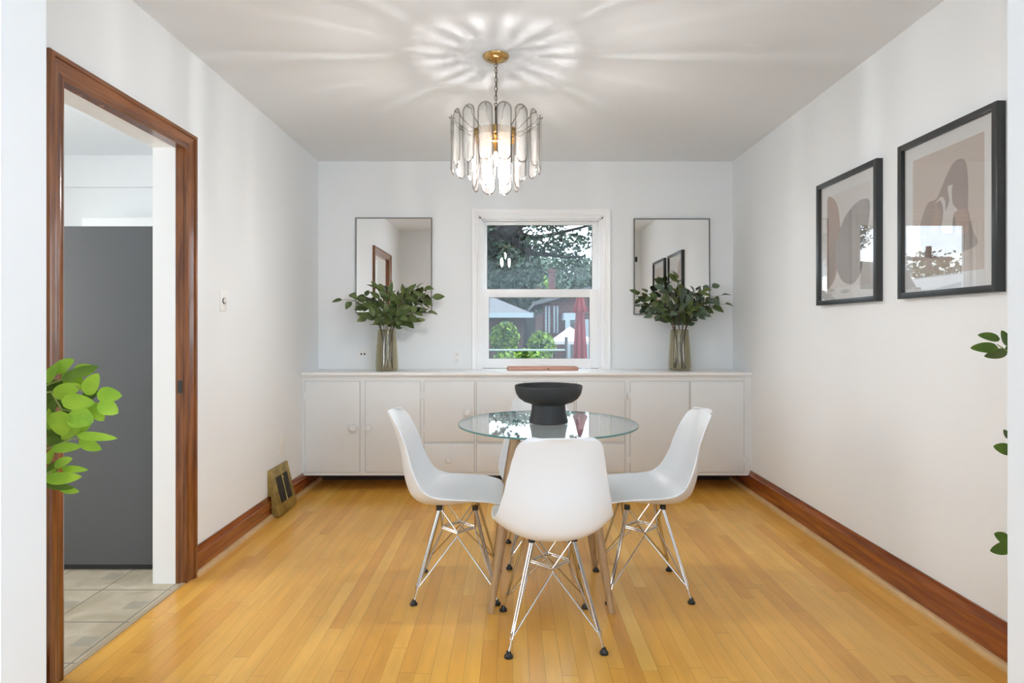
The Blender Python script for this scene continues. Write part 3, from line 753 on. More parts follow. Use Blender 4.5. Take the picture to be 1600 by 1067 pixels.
def vase(px, y, label, vlabel, tips, seed, mats):
    rnd = random.Random(seed)
    X = (px-CX)/FPX*y
    b = NB()
    mod = lambda a, z: .028*math.cos(18*a)*(1 if .02 < z < .30 else .3)
    out = [(0, 0), (.078, 0), (.083, .004), (.0835, .03), (.081, .10), (.076, .18), (.070, .26), (.067, .318), (.0655, .320)]
    inn = [(.0635, .318), (.066, .26), (.072, .18), (.077, .10), (.0785, .03), (.074, .012), (0, .012)]
    lathe(b, out, n=180, mod=mod, cap1=False)
    lathe(b, inn, n=180, cap0=False)
    v = build('glass_vase', b, SMOKE, smooth=60, label=vlabel, cat='vase', group='fluted smoked glass vases'); v.location = (X, y, CZ)
    for i, (tx, ty, dy, nl) in enumerate(tips):
        tip = at(tx, ty, y+dy); ang = rnd.uniform(0, 2*PI)
        bot = Vector((X+.045*math.cos(ang), y+.045*math.sin(ang), CZ+.018))
        s_ = -1 if tip.x < X else 1
        neck = Vector((X+s_*min(.045, abs(tip.x-X)*.3), y+max(-.04, min(.04, dy*.3)), CZ+.315))
        mid = Vector((neck.x*.45+tip.x*.55, neck.y*.5+tip.y*.5, max(neck.z+.05, tip.z+.03)))
        lower = bez(bot, (bot+neck)/2, neck, 6); upper = bez(neck, Vector((neck.x+(mid.x-neck.x)*.5, (neck.y+mid.y)/2, neck.z+(mid.z-neck.z)*.9)), tip, 12)
        br = empty('leafy_branch', bot, label=label, cat='branch', group=label)
        def loc(bm):
            for q in bm.verts: q.co -= bot
            return bm
        b = NB(); path = lower+upper[1:]; tube(b, path, [.0028]*len(lower)+[.0026-.0016*k/12 for k in range(12)], 6)
        fb = NB()
        L0 = .085*rnd.uniform(.9, 1.1)
        mi = rnd.choice(mats)
        n = nl+3
        for k in range(n):
            s = .12+.88*k/(n-1); p = upper[min(12, int(s*12))]; q = upper[max(0, min(12, int(s*12))-1)]
            t_ = (p-q).normalized() if (p-q).length > 1e-6 else Vector((0, 0, 1))
            a = (k % 2)*PI+rnd.uniform(-.7, .7)
            o1 = t_.orthogonal().normalized(); o2 = t_.cross(o1)
            sd = o1*math.cos(a)+o2*math.sin(a)
            d = (t_*rnd.uniform(.35, .9)+sd*rnd.uniform(.55, 1.0)+Vector((0, 0, rnd.uniform(-.35, .3)))).normalized()
            if k == n-1: d = (t_+Vector((0, 0, rnd.uniform(-.2, .3)))).normalized()
            if k == n-1 or True:
                st = p+d*.015; tube(b, [p, st], .0011, 4)
            up = Vector((rnd.uniform(-.7, .7), -rnd.uniform(.2, 1.1), rnd.uniform(.2, 1))).normalized()
            add_leaf(fb, st, d, up, L0*rnd.uniform(.75, 1.25), .046*rnd.uniform(.8, 1.35), fold=rnd.uniform(.05, .35), droop=rnd.uniform(.0, .35))
        build('stem', loc(b), STEM, parent=br); build('foliage', loc(fb), mi, parent=br, smooth=60)
tipsL = [(538, 468, -.05, 7), (560, 462, .06, 7), (575, 497, -.10, 6), (590, 452, .03, 8), (608, 462, -.12, 8), (622, 470, .1, 7), (640, 462, .0, 7), (660, 450, -.03, 7), (672, 465, .05, 8), (665, 488, -.08, 7), (645, 500, .02, 6), (600, 495, -.14, 7), (625, 495, -.14, 7), (570, 478, -.02, 7)]
tipsR = [(1000, 458, -.03, 8), (1012, 478, .05, 7), (1022, 492, -.08, 7), (1040, 452, .04, 7), (1058, 438, -.05, 9), (1075, 462, .08, 7), (1095, 455, -.06, 8), (1110, 450, .03, 7), (1125, 462, -.03, 8), (1130, 475, .05, 7), (1095, 492, -.1, 6), (1060, 488, -.13, 8), (1078, 485, -.12, 7), (1035, 475, -.1, 7), (1105, 475, .0, 6)]
vase(604.5, 4.60, 'dark green leafy branch standing in the left smoked glass vase', 'fluted smoked glass vase of branches on sideboard left of the window', tipsL, 4, [LEAFD, LEAFD, LEAFY])
vase(1062, 4.66, 'grey-green leafy branch standing in the right smoked glass vase', 'fluted smoked glass vase of branches on sideboard right of the window', tipsR, 9, [LEAFB, LEAFD, LEAFY, LEAFB])

# ------------------------------------------------------------------ potted plants tucked behind the archway wall
def potted(name, x, y, label, leaves, twigs, mats, lw=1.0, seed=3):
    rnd = random.Random(seed)
    root = empty(name, (x, y, 0), label=label, cat='plant')
    o0 = Vector((x, y, 0))
    b = NB(); lathe(b, [(0, 0), (.105, 0), (.110, .01), (.135, .26), (.140, .27), (.132, .272), (.126, .25), (0, .25)], n=40); build('pot', b, POT, parent=root)
    b = NB(); lathe(b, [(0, .2505), (.125, .2505), (.11, .262), (0, .266)], n=32); build('soil', b, SOIL, parent=root)
    b = NB(); top = 1.25
    tube(b, [(0, 0, .25), (.01, .01, .5), (-.01, 0, .8), (0.0, .0, top)], [.012, .010, .008, .004], 8)
    tube(b, [(.02, 0, .25), (-.02, -.02, .6), (-.03, .02, 1.0)], [.009, .007, .003], 8)
    for pts in twigs:
        P = [Vector(p)-o0 for p in pts]; tube(b, P, [.0035-.0022*k/(len(P)-1) for k in range(len(P))], 6)
    build('stem', b, TWIG, parent=root)
    fb = NB()
    for (px, py, ang, Lp, Wp, d, mi, tilt) in leaves:
        c_ = at(px, py, d)-o0; sc_ = d/FPX
        L_ = Lp*sc_; a = math.radians(ang)
        dr = Vector((math.cos(a), tilt, math.sin(a))).normalized()
        up = Vector((rnd.uniform(-.25, .25), -1, rnd.uniform(-.1, .5)))
        add_leaf(fb, c_-dr*L_/2, dr, up, L_, Wp*sc_*1.08, fold=.12, droop=.08, mat=mi, nseg=10, rp=.62)
    # further leaves filling out the plant on its own stems
    for k in range(46):
        z = rnd.uniform(.74, 1.18); a = rnd.uniform(0, 2*PI); r = rnd.uniform(.02, .09)
        p = Vector((r*math.cos(a), r*math.sin(a)*.9+.02, z)); dd = Vector((math.cos(a), math.sin(a), rnd.uniform(-.2, .6)))
        add_leaf(fb, p, dd, (rnd.uniform(-.3, .3), rnd.uniform(-.3, .3), 1), rnd.uniform(.05, .075), rnd.uniform(.035, .05), mat=rnd.choice([0, 1]))
    build('foliage', fb, mats, parent=root, smooth=60)
D = 1.58
LV = [ # px, py, screen angle(deg, 0=right,90=up), length px, width px, depth, mat, tilt
 (95, 662, 265, 42, 37, 1.56, 0, .1), (126, 653, -20, 38, 33, 1.57, 0, .1), (143, 600, 62, 38, 27, 1.60, 0, .0), (170, 617, -5, 38, 24, 1.60, 0, 0),
 (169, 637, -30, 34, 24, 1.59, 0, 0), (151, 644, -55, 34, 22, 1.62, 0, 0), (121, 628, -5, 48, 25, 1.57, 0, .1), (99, 571, 35, 34, 21, 1.62, 0, .1),
 (80, 583, 60, 36, 20, 1.61, 0, 0), (124, 581, 22, 56, 18, 1.60, 1, .1), (132, 578, 10, 34, 20, 1.63, 0, .1), (104, 610, 20, 46, 24, 1.60, 0, 0), (116, 600, -10, 36, 22, 1.64, 0, 0),
 (150, 682, -4, 62, 14, 1.58, 0, 0), (140, 695, -25, 38, 20, 1.60, 0, 0), (103, 699, 5, 46, 16, 1.59, 0, 0), (110, 676, 25, 34, 20, 1.62, 0, 0), (86, 690, -10, 44, 15, 1.62, 1, 0),
 (98, 722, 25, 30, 17, 1.58, 0, 0), (116, 733, -2, 40, 11, 1.59, 0, 0), (98, 747, 3, 52, 19, 1.58, 0, .1), (92, 760, -8, 44, 12, 1.60, 1, 0), (107, 765, -15, 32, 14, 1.61, 0, 0), (78, 712, 70, 28, 14, 1.60, 0, 0),
 (80, 640, 80, 40, 20, 1.63, 1, 0), (82, 614, -30, 34, 18, 1.65, 1, 0), (82, 668, 100, 36, 18, 1.66, 1, 0), (78, 745, 60, 30, 16, 1.63, 0, 0), (110, 640, 170, 40, 22, 1.66, 1, 0), (88, 603, 15, 36, 20, 1.66, 1, 0), (84, 628, -10, 34, 18, 1.68, 1, 0), (92, 682, 12, 40, 16, 1.67, 1, 0), (112, 590, -12, 34, 20, 1.66, 0, 0), (84, 730, 40, 30, 15, 1.66, 1, 0), (76, 655, 95, 34, 16, 1.62, 0, 0), (140, 618, 25, 30, 18, 1.65, 1, 0), (128, 670, 30, 30, 16, 1.64, 0, 0)]
lx, ly = -1.425, 1.56
def tw(*pts): return [(lx, ly, 0)] and [Vector(p) for p in pts]
TWL = [[(lx, ly, 1.02), at(80, 612, 1.61), at(96, 640, 1.59), at(110, 642, 1.58), at(152, 628, 1.6)], [(lx, ly, .98), at(78, 600, 1.62), at(105, 590, 1.61), at(128, 612, 1.6)],
       [(lx, ly, .86), at(76, 700, 1.6), at(112, 686, 1.59), at(130, 683, 1.59)], [(lx, ly, .78), at(76, 738, 1.6), at(84, 745, 1.59), at(92, 735, 1.59)], [(lx, ly, 1.05), at(76, 580, 1.62), at(88, 578, 1.62)], [(lx, ly, .78), at(76, 752, 1.6), at(82, 757, 1.6)]]
potted('potted_plant', lx, ly, 'bright lime green leafy plant behind the left archway wall beside the doorway', LV, TWL, [LEAFL, LEAFM], seed=5)
RV = [(1546, 526, 168, 34, 15, 1.60, 0, 0), (1539, 543, 180, 42, 17, 1.59, 0, 0), (1557, 553, 192, 36, 15, 1.60, 1, 0), (1571, 528, 110, 26, 18, 1.61, 0, 0), (1568, 701, 165, 30, 18, 1.60, 0, 0), (1573, 678, 120, 16, 10, 1.6, 1, 0),
      (1566, 840, 150, 26, 18, 1.60, 0, 0), (1565, 857, 195, 34, 20, 1.60, 0, 0), (1590, 540, 200, 40, 20, 1.62, 0, 0), (1592, 700, 190, 40, 20, 1.62, 0, 0), (1590, 850, 200, 40, 20, 1.62, 1, 0)]
rx, ry = 1.60, 1.56
TWR = [[(rx, ry, 1.02), at(1590, 560, 1.6), at(1573, 548, 1.6), at(1558, 538, 1.6)], [(rx, ry, .80), at(1600, 690, 1.6), at(1582, 698, 1.6)], [(rx, ry, .50), at(1600, 860, 1.6), at(1580, 850, 1.6)]]
potted('potted_plant', rx, ry, 'dark green leafy plant mostly hidden behind the right archway wall', RV, TWR, [LEAFM, LEAFD], seed=8)

# ------------------------------------------------------------------ chandelier
chx, chy = -.0825, 2.967
ch = empty('chandelier', (chx, chy, H), label='two-tier frosted glass panel chandelier hanging on a brass chain', cat='chandelier')
def Z(z): return z-H
b = NB(); lathe(b, [(.066, 0), (.066, -.004), (.060, -.012), (.040, -.024), (.018, -.030), (.010, -.034), (0, -.036)], n=48); build('canopy', b, BRASS, parent=ch)
b = NB()
def link(bm, zc_, w, h, r, rot):
    pts = []
    for k in range(16):
        a = 2*PI*k/16; p = Vector((math.cos(a)*w, 0, math.sin(a)*h)); pts.append(Matrix.Rotation(rot, 3, 'Z') @ p+Vector((0, 0, zc_)))
    tube(bm, pts, r, 6, closed=True)
zz = Z(2.515); link(b, zz, .0085, .0085, .0018, 0)
k = 0; z = 2.49
while z > 2.335:
    link(b, Z(z), .0065, .0135, .0015, (k % 2)*PI/2+.3); z -= .0225; k += 1
link(b, Z(2.322), .0085, .0085, .0018, .3); tube(b, [(.001, 0, Z(2.53)), (.004, 0, Z(2.42)), (0, 0, Z(2.30))], .0013, 6)
build('chain', b, DBRASS, parent=ch)
b = NB(); lathe(b, [(0, Z(2.312)), (.006, Z(2.310)), (.008, Z(2.300)), (.005, Z(2.290)), (.005, Z(2.20)), (.010, Z(2.19)), (.010, Z(2.176)), (0, Z(2.175))], n=20); build('stem', b, DBRASS, parent=ch)
b = NB(); lathe(b, [(.106, Z(2.188)), (.116, Z(2.186)), (.117, Z(2.150)), (.113, Z(2.150)), (.108, Z(2.176)), (.106, Z(2.178)), (.106, Z(2.188))], n=64, cap0=False, cap1=False)
for f_ in b.faces: f_.material_index = 0
rv = random.Random(2)
for k in range(16):  # radial vanes added to break the bulb light into ceiling streaks
    a0 = -PI/2+(k-.34-rv.uniform(0, .06))*2*PI/16; a1 = -PI/2+(k+.32+rv.uniform(0, .08))*2*PI/16
    pl_ = [(.020*math.cos(a0), .020*math.sin(a0)), (.107*math.cos(a0), .107*math.sin(a0)), (.107*math.cos(a1), .107*math.sin(a1)), (.020*math.cos(a1), .020*math.sin(a1))]
    prism(b, pl_, lambda u, v, w: Vector((u, v, Z(2.180)+w)), .0015)
lathe(b, [(0, Z(2.179)), (.024, Z(2.179)), (.024, Z(2.183)), (0, Z(2.183))], n=32)
for k in range(4):
    a = PI/4+k*PI/2; tube(b, [(0, 0, Z(2.174)), (.108*math.cos(a), .108*math.sin(a), Z(2.174))], .004, 8)
build('brass_ring', b, BRASS, parent=ch, smooth=35)
def panel(bm, R_, ang, w, z0_, z1_, th, tilt=0, bevel=.006):
    hw = w/2; out = []
    n = 10
    for k in range(n+1): a = PI*k/n; out.append((math.cos(a)*hw, z1_-hw+math.sin(a)*hw))
    for k in range(n+1): a = PI+PI*k/n; out.append((math.cos(a)*hw, z0_+hw+math.sin(a)*hw))
    cz_ = (z0_+z1_)/2; s = (hw-bevel)/hw
    inn = [(u*s, (v-cz_)*((z1_-z0_)/2-bevel)/((z1_-z0_)/2)+cz_) for u, v in out]
    Mx = Matrix.Rotation(ang, 3, 'Z')
    f = lambda u, v, w_: Mx @ Vector((R_+w_, u, v))
    IF = [bm.verts.new(f(u, v, th/2)) for u, v in inn]; OF = [bm.verts.new(f(u, v, th/6)) for u, v in out]
    IB = [bm.verts.new(f(u, v, -th/2)) for u, v in inn]; OB = [bm.verts.new(f(u, v, -th/6)) for u, v in out]
    m = len(out)
    bm.faces.new(IF).material_index = 0; bm.faces.new(IB[::-1]).material_index = 0
    for k in range(m):
        j = (k+1) % m
        for q in ((IF[k], OF[k], OF[j], IF[j]), (OF[k], OB[k], OB[j], OF[j]), (OB[k], IB[k], IB[j], OB[j])): bm.faces.new(q).material_index = 1
NP = 16
for i in range(NP):
    a = -PI/2+(i+.5)*2*PI/NP
    b = NB(); panel(b, .222, a, .070, Z(1.985), Z(2.258), .006, bevel=.005)
    build('outer_glass_panel', b, [FROST, BEVELG], parent=ch, smooth=0)
    u = Vector((math.cos(a), math.sin(a), 0)); w_ = Vector((-math.sin(a), math.cos(a), 0))
    b = NB(); tube(b, [u*.10+Vector((0, 0, Z(2.178))), u*.135+Vector((0, 0, Z(2.182))), u*.198+Vector((0, 0, Z(2.222))), u*.205+w_*.004+Vector((0, 0, Z(2.240))), u*.230+w_*.004+Vector((0, 0, Z(2.238))), u*.232+w_*.004+Vector((0, 0, Z(2.246)))], .0020, 6)
    build('arm', b, DBRASS, parent=ch)
NI = 8
for i in range(NI):
    a = -PI/2+(i+.5)*2*PI/NI
    b = NB(); panel(b, .112, a, .078, Z(1.897), Z(2.172), .007, bevel=.006)
    build('inner_glass_panel', b, [INNERG, BEVELG], parent=ch, smooth=0)
for i in range(5):
    a = PI/4+i*PI/2; x, y = (.060*math.cos(a), .060*math.sin(a)) if i < 4 else (0, 0)
    if i < 4: dz, sc_ = -.065, 1.0
    else: dz, sc_ = 0, .68
    b = NB(); tube(b, [(x, y, Z(2.174)), (x, y, Z(2.13)+dz)], .0022, 6)
    lathe(b, [(.009, Z(2.14)+dz), (.010, Z(2.10)+dz), (.007, Z(2.10)+dz), (0, Z(2.10)+dz)], c=(x, y, 0), n=14); lathe(b, [(.004, Z(2.10)+dz), (.009, Z(2.094)+dz), (.009, Z(2.085)+dz)], c=(x, y, 0), n=12); sk = build('candle_socket', b, BRASS, parent=ch)
    b = NB(); lathe(b, [(r_*sc_, Z(2.09)+dz+(z_-2.09)*(1 if i < 4 else .75)) for r_, z_ in ((.008, 2.09), (.014, 2.070), (.0165, 2.048), (.013, 2.022), (.006, 2.002), (0, 1.990))], c=(x, y, 0), n=12); build('bulb', b, BULB if i < 4 else BULBC, parent=ch)

# ------------------------------------------------------------------ outside
rnd = random.Random(11)
GRASS = pbr('lawn', (.03, .055, .02), .9, noise=.4, nscale=3)
PAVE = pbr('grey_driveway', (.10, .10, .11), .8, noise=.25, nscale=2)
GZ = -.75
b = NB(); box(b, -60, 60, YB+.25, 90, GZ-.1, GZ); S('ground_garden', b, [GRASS])
b = NB(); box(b, -.2, 1.6, 12.5, 30, GZ, GZ+.01); build('driveway', b, PAVE, kind='structure')
def foliage(bm, blobs, n, size, seed, mats=1):
    r = random.Random(seed)
    wts = [bb[3]*bb[4]*bb[5] for bb in blobs]
    for _ in range(n):
        cx_, cy_, cz_, ax, ay, az = r.choices(blobs, wts)[0]
        while True:
            v = Vector((r.uniform(-1, 1), r.uniform(-1, 1), r.uniform(-1, 1)))
            if v.length < 1: break
        v = v*(.55+.45*r.random())/max(v.length, .35) if r.random() < .6 else v
        p = Vector((cx_+v.x*ax, cy_+v.y*ay, cz_+v.z*az))
        d = Vector((r.gauss(0, 1), r.gauss(0, 1), r.gauss(-.2, .8))).normalized(); s = d.orthogonal().normalized(); s.rotate(Matrix.Rotation(r.uniform(0, 6.28), 3, d))
        L_ = size*r.uniform(.6, 1.3); w = L_*.28
        a, c_ = p-d*L_/2, p+d*L_/2; k = r.randrange(mats)
        q = [bm.verts.new(a), bm.verts.new(p+s*w), bm.verts.new(c_), bm.verts.new(p-s*w)]
        bm.faces.new(q).material_index = k
def tree(name, base, label, trunk, blobs, n, size, mats, seed, group=None):
    root = empty(name, base, label=label, cat='tree' if 'tree' in name else 'shrub', group=group); o0 = Vector(base)
    b = NB()
    for pts, r0, r1 in trunk:
        P = [Vector(p)-o0 for p in pts]; tube(b, P, [r0+(r1-r0)*k/(len(P)-1) for k in range(len(P))], 8)
    build('trunk', b, BARK, parent=root)
    b = NB(); foliage(b, blobs, n, size, seed, len(mats))
    for v in b.verts: v.co -= o0
    build('crown', b, mats, parent=root, smooth=0, recalc=False)
BARK = pbr('grey_brown_bark', (.016, .017, .022), .9, noise=.4, nscale=8)
G1 = pbr('tree_leaf_dark', (.014, .032, .026), .6); G2 = pbr('tree_leaf_mid', (.028, .060, .040), .6); G3 = pbr('tree_leaf_pale', (.055, .10, .07), .6)
G4 = pbr('shrub_leaf_lime', (.16, .27, .03), .6); G5 = pbr('shrub_leaf_green', (.045, .11, .035), .6)
def A(px, py, d): return at(px, py, d)
tree('garden_tree', (-3.2, 9.4, GZ), 'large dark tree whose limb spreads across the upper window pane', [
    ([(-3.2, 9.4, GZ), (-2.9, 9.3, 1.0), (-2.3, 9.2, 2.0), A(740, 420, 9.0), A(762, 383, 9.0), A(793, 362, 9.0), A(812, 340, 9.0), A(830, 290, 9.1)], .32, .07),
    ([A(793, 366, 9.0), A(806, 380, 9.0), A(820, 388, 9.0), A(835, 396, 8.95), A(860, 398, 8.9), A(885, 402, 8.9), A(905, 400, 8.9)], .075, .012),
    ([A(787, 368, 9.0), A(815, 368, 9.1), A(835, 372, 9.2), A(870, 365, 9.3), A(930, 350, 9.3)], .06, .015),
    ([A(766, 378, 9.0), A(776, 358, 8.9), A(800, 330, 8.9), A(800, 280, 8.9)], .07, .02),
    ([A(820, 388, 9.0), A(826, 400, 9.0), A(826, 412, 9.05)], .022, .006),
    ([A(812, 368, 9.0), A(816, 350, 9.0), A(818, 320, 9.0)], .03, .01)],
    [(*A(775, 405, 9.0), .35, .5, .36), (*A(800, 385, 9.3), .38, .5, .25), (*A(850, 372, 9.0), .45, .5, .22), (*A(890, 382, 8.8), .32, .4, .16), (*A(915, 368, 9.0), .22, .4, .16), (*A(860, 390, 8.8), .30, .4, .10), (*A(905, 402, 8.9), .12, .2, .08),
     (*A(840, 330, 9.2), .9, .7, .25), (*A(740, 380, 9.2), .6, .7, .7), (*A(700, 340, 9.4), 1.2, 1, .8), (*A(960, 350, 9.2), .3, .4, .4),
     (-.4, 9.2, 3.5, .9, .8, .55), (.7, 9.0, 3.35, .8, .7, .42), (-1.3, 9.3, 3.6, .9, .8, .7),
     (*A(785, 426, 9.0), .30, .4, .26), (*A(826, 418, 9.0), .26, .4, .20), (*A(900, 420, 9.2), .22, .4, .18)], 20500, .085, [G1, G2, G1], 21)
def bgtree(px, d, ztop_py, rx_, n, mats, label, seed, kind='background_tree', sz=.16):
    p = A(px, ztop_py, d); cz_ = p.z; hgt = cz_-GZ
    tree(kind, (p.x, d, GZ), label, [([(p.x, d, GZ), (p.x+.1, d, GZ+hgt*.5), (p.x, d, cz_-hgt*.2)], .2, .05)],
         [(p.x, d, cz_-hgt*.30, rx_, rx_, hgt*.32), (p.x-rx_*.6, d, cz_-hgt*.42, rx_*.7, rx_*.7, hgt*.26), (p.x+rx_*.6, d, cz_-hgt*.40, rx_*.7, rx_*.7, hgt*.26)], n, sz, mats, seed)
bgtree(772, 30, 400, 2.2, 5200, [G1, G2], 'dark tree behind the garage at the left of the window view', 31, sz=.34)
bgtree(808, 38, 388, 2.6, 5200, [G2, G3], 'tall mid-green tree in the middle distance behind the garage', 32, sz=.36)
bgtree(842, 51, 396, 2.4, 4400, [G2, G1], 'rounded green tree left of the brick chimney', 33, sz=.36)
bgtree(848, 33.5, 432, .9, 900, [G4, G5], 'small yellow-green tree beside the brick chimney', 34, sz=.25)
bgtree(888, 45, 396, 2.6, 4800, [G3, G2], 'pale green tree rising behind the right-hand roof', 35, sz=.36)
bgtree(930, 58, 402, 2.2, 4000, [G2, G3], 'leafy tree at the far right behind the house', 36, sz=.34)
# left part of the view, mirrored in the picture glass
bgtree(322, 24, 397, 2.0, 1700, [G2, G3], 'tree behind the pale neighbour house, seen in the picture glass', 41, sz=.24)
bgtree(296, 19, 404, 1.2, 1100, [G2, G1], 'small dark tree just beyond the pale neighbour house', 42, sz=.2)
bgtree(262, 28, 393, 2.0, 1500, [G3, G2], 'pale tree far to the left beyond the neighbour', 43, sz=.26)

def shrub(px, py_top, py_bot, d, wpx, n, label, seed):
    s = d/FPX; top = A(px, py_top, d); bot = A(px, py_bot, d); r_ = wpx/2*s; h2 = (top.z-bot.z)/2
    root = empty('garden_shrub', (top.x, d, GZ), label=label, cat='shrub'); o0 = Vector((top.x, d, GZ))
    b = NB(); tube(b, [(0, 0, 0), (0, 0, bot.z+h2-GZ)], .04, 6); build('trunk', b, BARK, parent=root)
    b = NB(); foliage(b, [(top.x, d, bot.z+h2, r_, r_*.8, h2), (top.x, d, (bot.z+GZ)/2+.1, r_*.9, r_*.7, (bot.z-GZ)/2+.2)], n, .10, seed, 3)
    for v in b.verts: v.co -= o0
    build('crown', b, [G4, G5, G4], parent=root, smooth=0, recalc=False)
shrub(789, 503, 552, 10.5, 46, 3600, 'rounded lime green shrub at the left of the lower pane', 51)
shrub(846, 517, 566, 10.8, 44, 3200, 'loose yellow-green shrub in the middle of the lower pane', 52)
shrub(815, 545, 575, 9.0, 70, 2200, 'low green shrub at the bottom of the lower pane', 53)

ROOFG = pbr('grey_shingle', (.085, .088, .105), .8, noise=.3, nscale=6, stretch=(1, 1, 6))
BRICK = None
def brick_mat(name, c1, c2, mortar, scale):
    m, t = new_mat(name); L = t.links
    o = N(t, 'ShaderNodeOutputMaterial'); p = N(t, 'ShaderNodeBsdfPrincipled'); L.new(p.outputs[0], o.inputs[0]); p.inputs['Roughness'].default_value = .9
    c = N(t, 'ShaderNodeTexCoord'); s = N(t, 'ShaderNodeSeparateXYZ'); L.new(c.outputs['Object'], s.inputs[0]); cb2 = N(t, 'ShaderNodeCombineXYZ')
    ad = N(t, 'ShaderNodeMath', operation='ADD'); L.new(s.outputs['X'], ad.inputs[0]); L.new(s.outputs['Y'], ad.inputs[1]); L.new(ad.outputs[0], cb2.inputs[0]); L.new(s.outputs['Z'], cb2.inputs[1])
    bt = N(t, 'ShaderNodeTexBrick'); bt.inputs['Scale'].default_value = scale; bt.inputs['Color1'].default_value = (*c1, 1); bt.inputs['Color2'].default_value = (*c2, 1); bt.inputs['Mortar'].default_value = (*mortar, 1)
    L.new(cb2.outputs[0], bt.inputs['Vector']); L.new(bt.outputs['Color'], p.inputs['Base Color'])
    return m
BRICKM = brick_mat('dark_red_brick', (.085, .026, .028), (.05, .022, .026), (.10, .08, .08), 2.2)
BRICK2 = brick_mat('brown_brick', (.05, .026, .028), (.035, .022, .024), (.06, .05, .05), 2.2)
HOUSEW = pbr('pale_blue_grey_trim', (.22, .27, .31), .6)
# garage on the left
gd = 17.0
g0 = A(735, 512, gd); gx1 = A(818, 500, gd).x
gar = empty('garage', (g0.x, gd, GZ), label='low brown brick garage with grey roof at left of the window view', cat='garage')
ez = A(0, 490, gd).z-GZ; rz_ = A(0, 464, gd+2).z-GZ; w_ = gx1-g0.x
b = NB(); box(b, -2.5, w_, 0, 4.0, 0, ez); build('wall', b, BRICK2, parent=gar, smooth=0)
b = NB()
vs = [b.verts.new(p) for p in ((-2.8, -.3, ez), (w_+.25, -.3, ez), (w_+.25, 4.3, ez), (-2.8, 4.3, ez), (-1.5, 2.0, rz_), (w_-.95, 2.0, rz_))]
for q in ((0, 1, 5, 4), (1, 2, 5), (2, 3, 4, 5), (3, 0, 4), (3, 2, 1, 0)): b.faces.new([vs[i] for i in q])
build('roof', b, ROOFG, parent=gar, smooth=0)
b = NB(); box(b, -2.8, w_+.27, -.36, -.30, ez-.12, ez+.02); build('gutter', b, HOUSEW, parent=gar, smooth=0)
# brick house on the right
hd = 20.0
h0 = A(848, 0, hd).x
hs = empty('brick_house', (h0, hd, GZ), label='dark red brick house with grey gabled roof at right of window view', cat='house')
ez = A(0, 488, hd).z-GZ
b = NB(); box(b, 0, 5.5, 0, 7, 0, ez); build('wall', b, BRICKM, parent=hs, smooth=0)
pk = A(0, 441, hd).z-GZ
b = NB()   # front gable wall + roof (ridge runs back)
gx0, gx1_, gm = .0, 3.1, 1.45
def rf(bm, x0, x1, xm, y0, y1, z0, z1, th=.12):
    for (xa, xb) in ((x0, xm), (x1, xm)):
        v = [bm.verts.new(p) for p in ((xa, y0, z0), (xb, y0, z1), (xb, y1, z1), (xa, y1, z0), (xa, y0, z0-th), (xb, y0, z1-th), (xb, y1, z1-th), (xa, y1, z0-th))]
        for q in ((0, 1, 2, 3), (7, 6, 5, 4), (0, 4, 5, 1), (2, 6, 7, 3), (0, 3, 7, 4)): bm.faces.new([v[i] for i in q])
rf(b, -.3, 3.3, 1.5, -.4, 7, A(0, 472, hd).z-GZ, A(0, 449, hd).z-GZ)
rf(b, 1.2, 5.8, 3.4, .5, 7, A(0, 470, hd).z-GZ, A(0, 437, hd).z-GZ)
build('roof', b, ROOFG, parent=hs, smooth=0)
b = NB()
v = [b.verts.new(p) for p in ((0, 0, ez), (3.0, 0, ez), (3.0, 0, A(0, 474, hd).z-GZ), (1.5, 0, A(0, 452, hd).z-GZ), (0, 0, A(0, 474, hd).z-GZ), (0, .2, ez), (3.0, .2, ez), (3.0, .2, A(0, 474, hd).z-GZ), (1.5, .2, A(0, 452, hd).z-GZ), (0, .2, A(0, 474, hd).z-GZ))]
for q in ((0, 1, 2, 3, 4), (9, 8, 7, 6, 5), (0, 5, 6, 1), (1, 6, 7, 2), (2, 7, 8, 3), (3, 8, 9, 4), (4, 9, 5, 0)): b.faces.new([v[i] for i in q])
build('gable_wall', b, BRICKM, parent=hs, smooth=0)
for px in (853, 858, 866, 871):
    x = A(px, 0, hd).x-h0
    b = NB(); box(b, x-.03, x+.03, -.05, 0, A(0, 520, hd).z-GZ, A(0, 478, hd).z-GZ); build('downpipe', b, HOUSEW, parent=hs, smooth=0)
b = NB(); xa, xb = A(881, 0, hd-1).x-h0, A(905, 0, hd-1).x-h0
box(b, xa, xb, -1.0, -.1, A(0, 500, hd-1).z-GZ, A(0, 489, hd-1).z-GZ); box(b, xa+.05, xa+.2, -1.0, -.85, 0, A(0, 500, hd-1).z-GZ); box(b, xa+.15, xb+.5, -.12, -.02, 0, A(0, 498, hd-1).z-GZ)
build('porch', b, HOUSEW, parent=hs, smooth=0)
b = NB(); box(b, xa+.30, xa+.55, -.14, -.11, .9, A(0, 503, hd-1).z-GZ); build('window', b, pbr('dark_window', (.03, .035, .04), .1), parent=hs, smooth=0)
b = NB(); xc = A(863, 0, hd+2).x-h0; box(b, xc-.11, xc+.11, 2, 2.5, ez, A(0, 422, hd+2).z-GZ); box(b, xc-.14, xc+.14, 1.97, 2.53, A(0, 424, hd+2).z-GZ, A(0, 420, hd+2).z-GZ); build('chimney', b, BRICKM, parent=hs, smooth=0)
fn = empty('garden_fence', (2.0, 27.5, GZ), label='dark board fence behind the garage and the brick house', cat='fence')
b = NB(); box(b, -7, 7, 0, .06, 0, 2.75)
for k in range(70): box(b, -7+k*.2+.005, -7+k*.2+.19, -.02, 0, 0, 2.75)
build('boards', b, pbr('weathered_grey_board', (.055, .06, .068), .8, noise=.4, nscale=3), parent=fn, smooth=0)
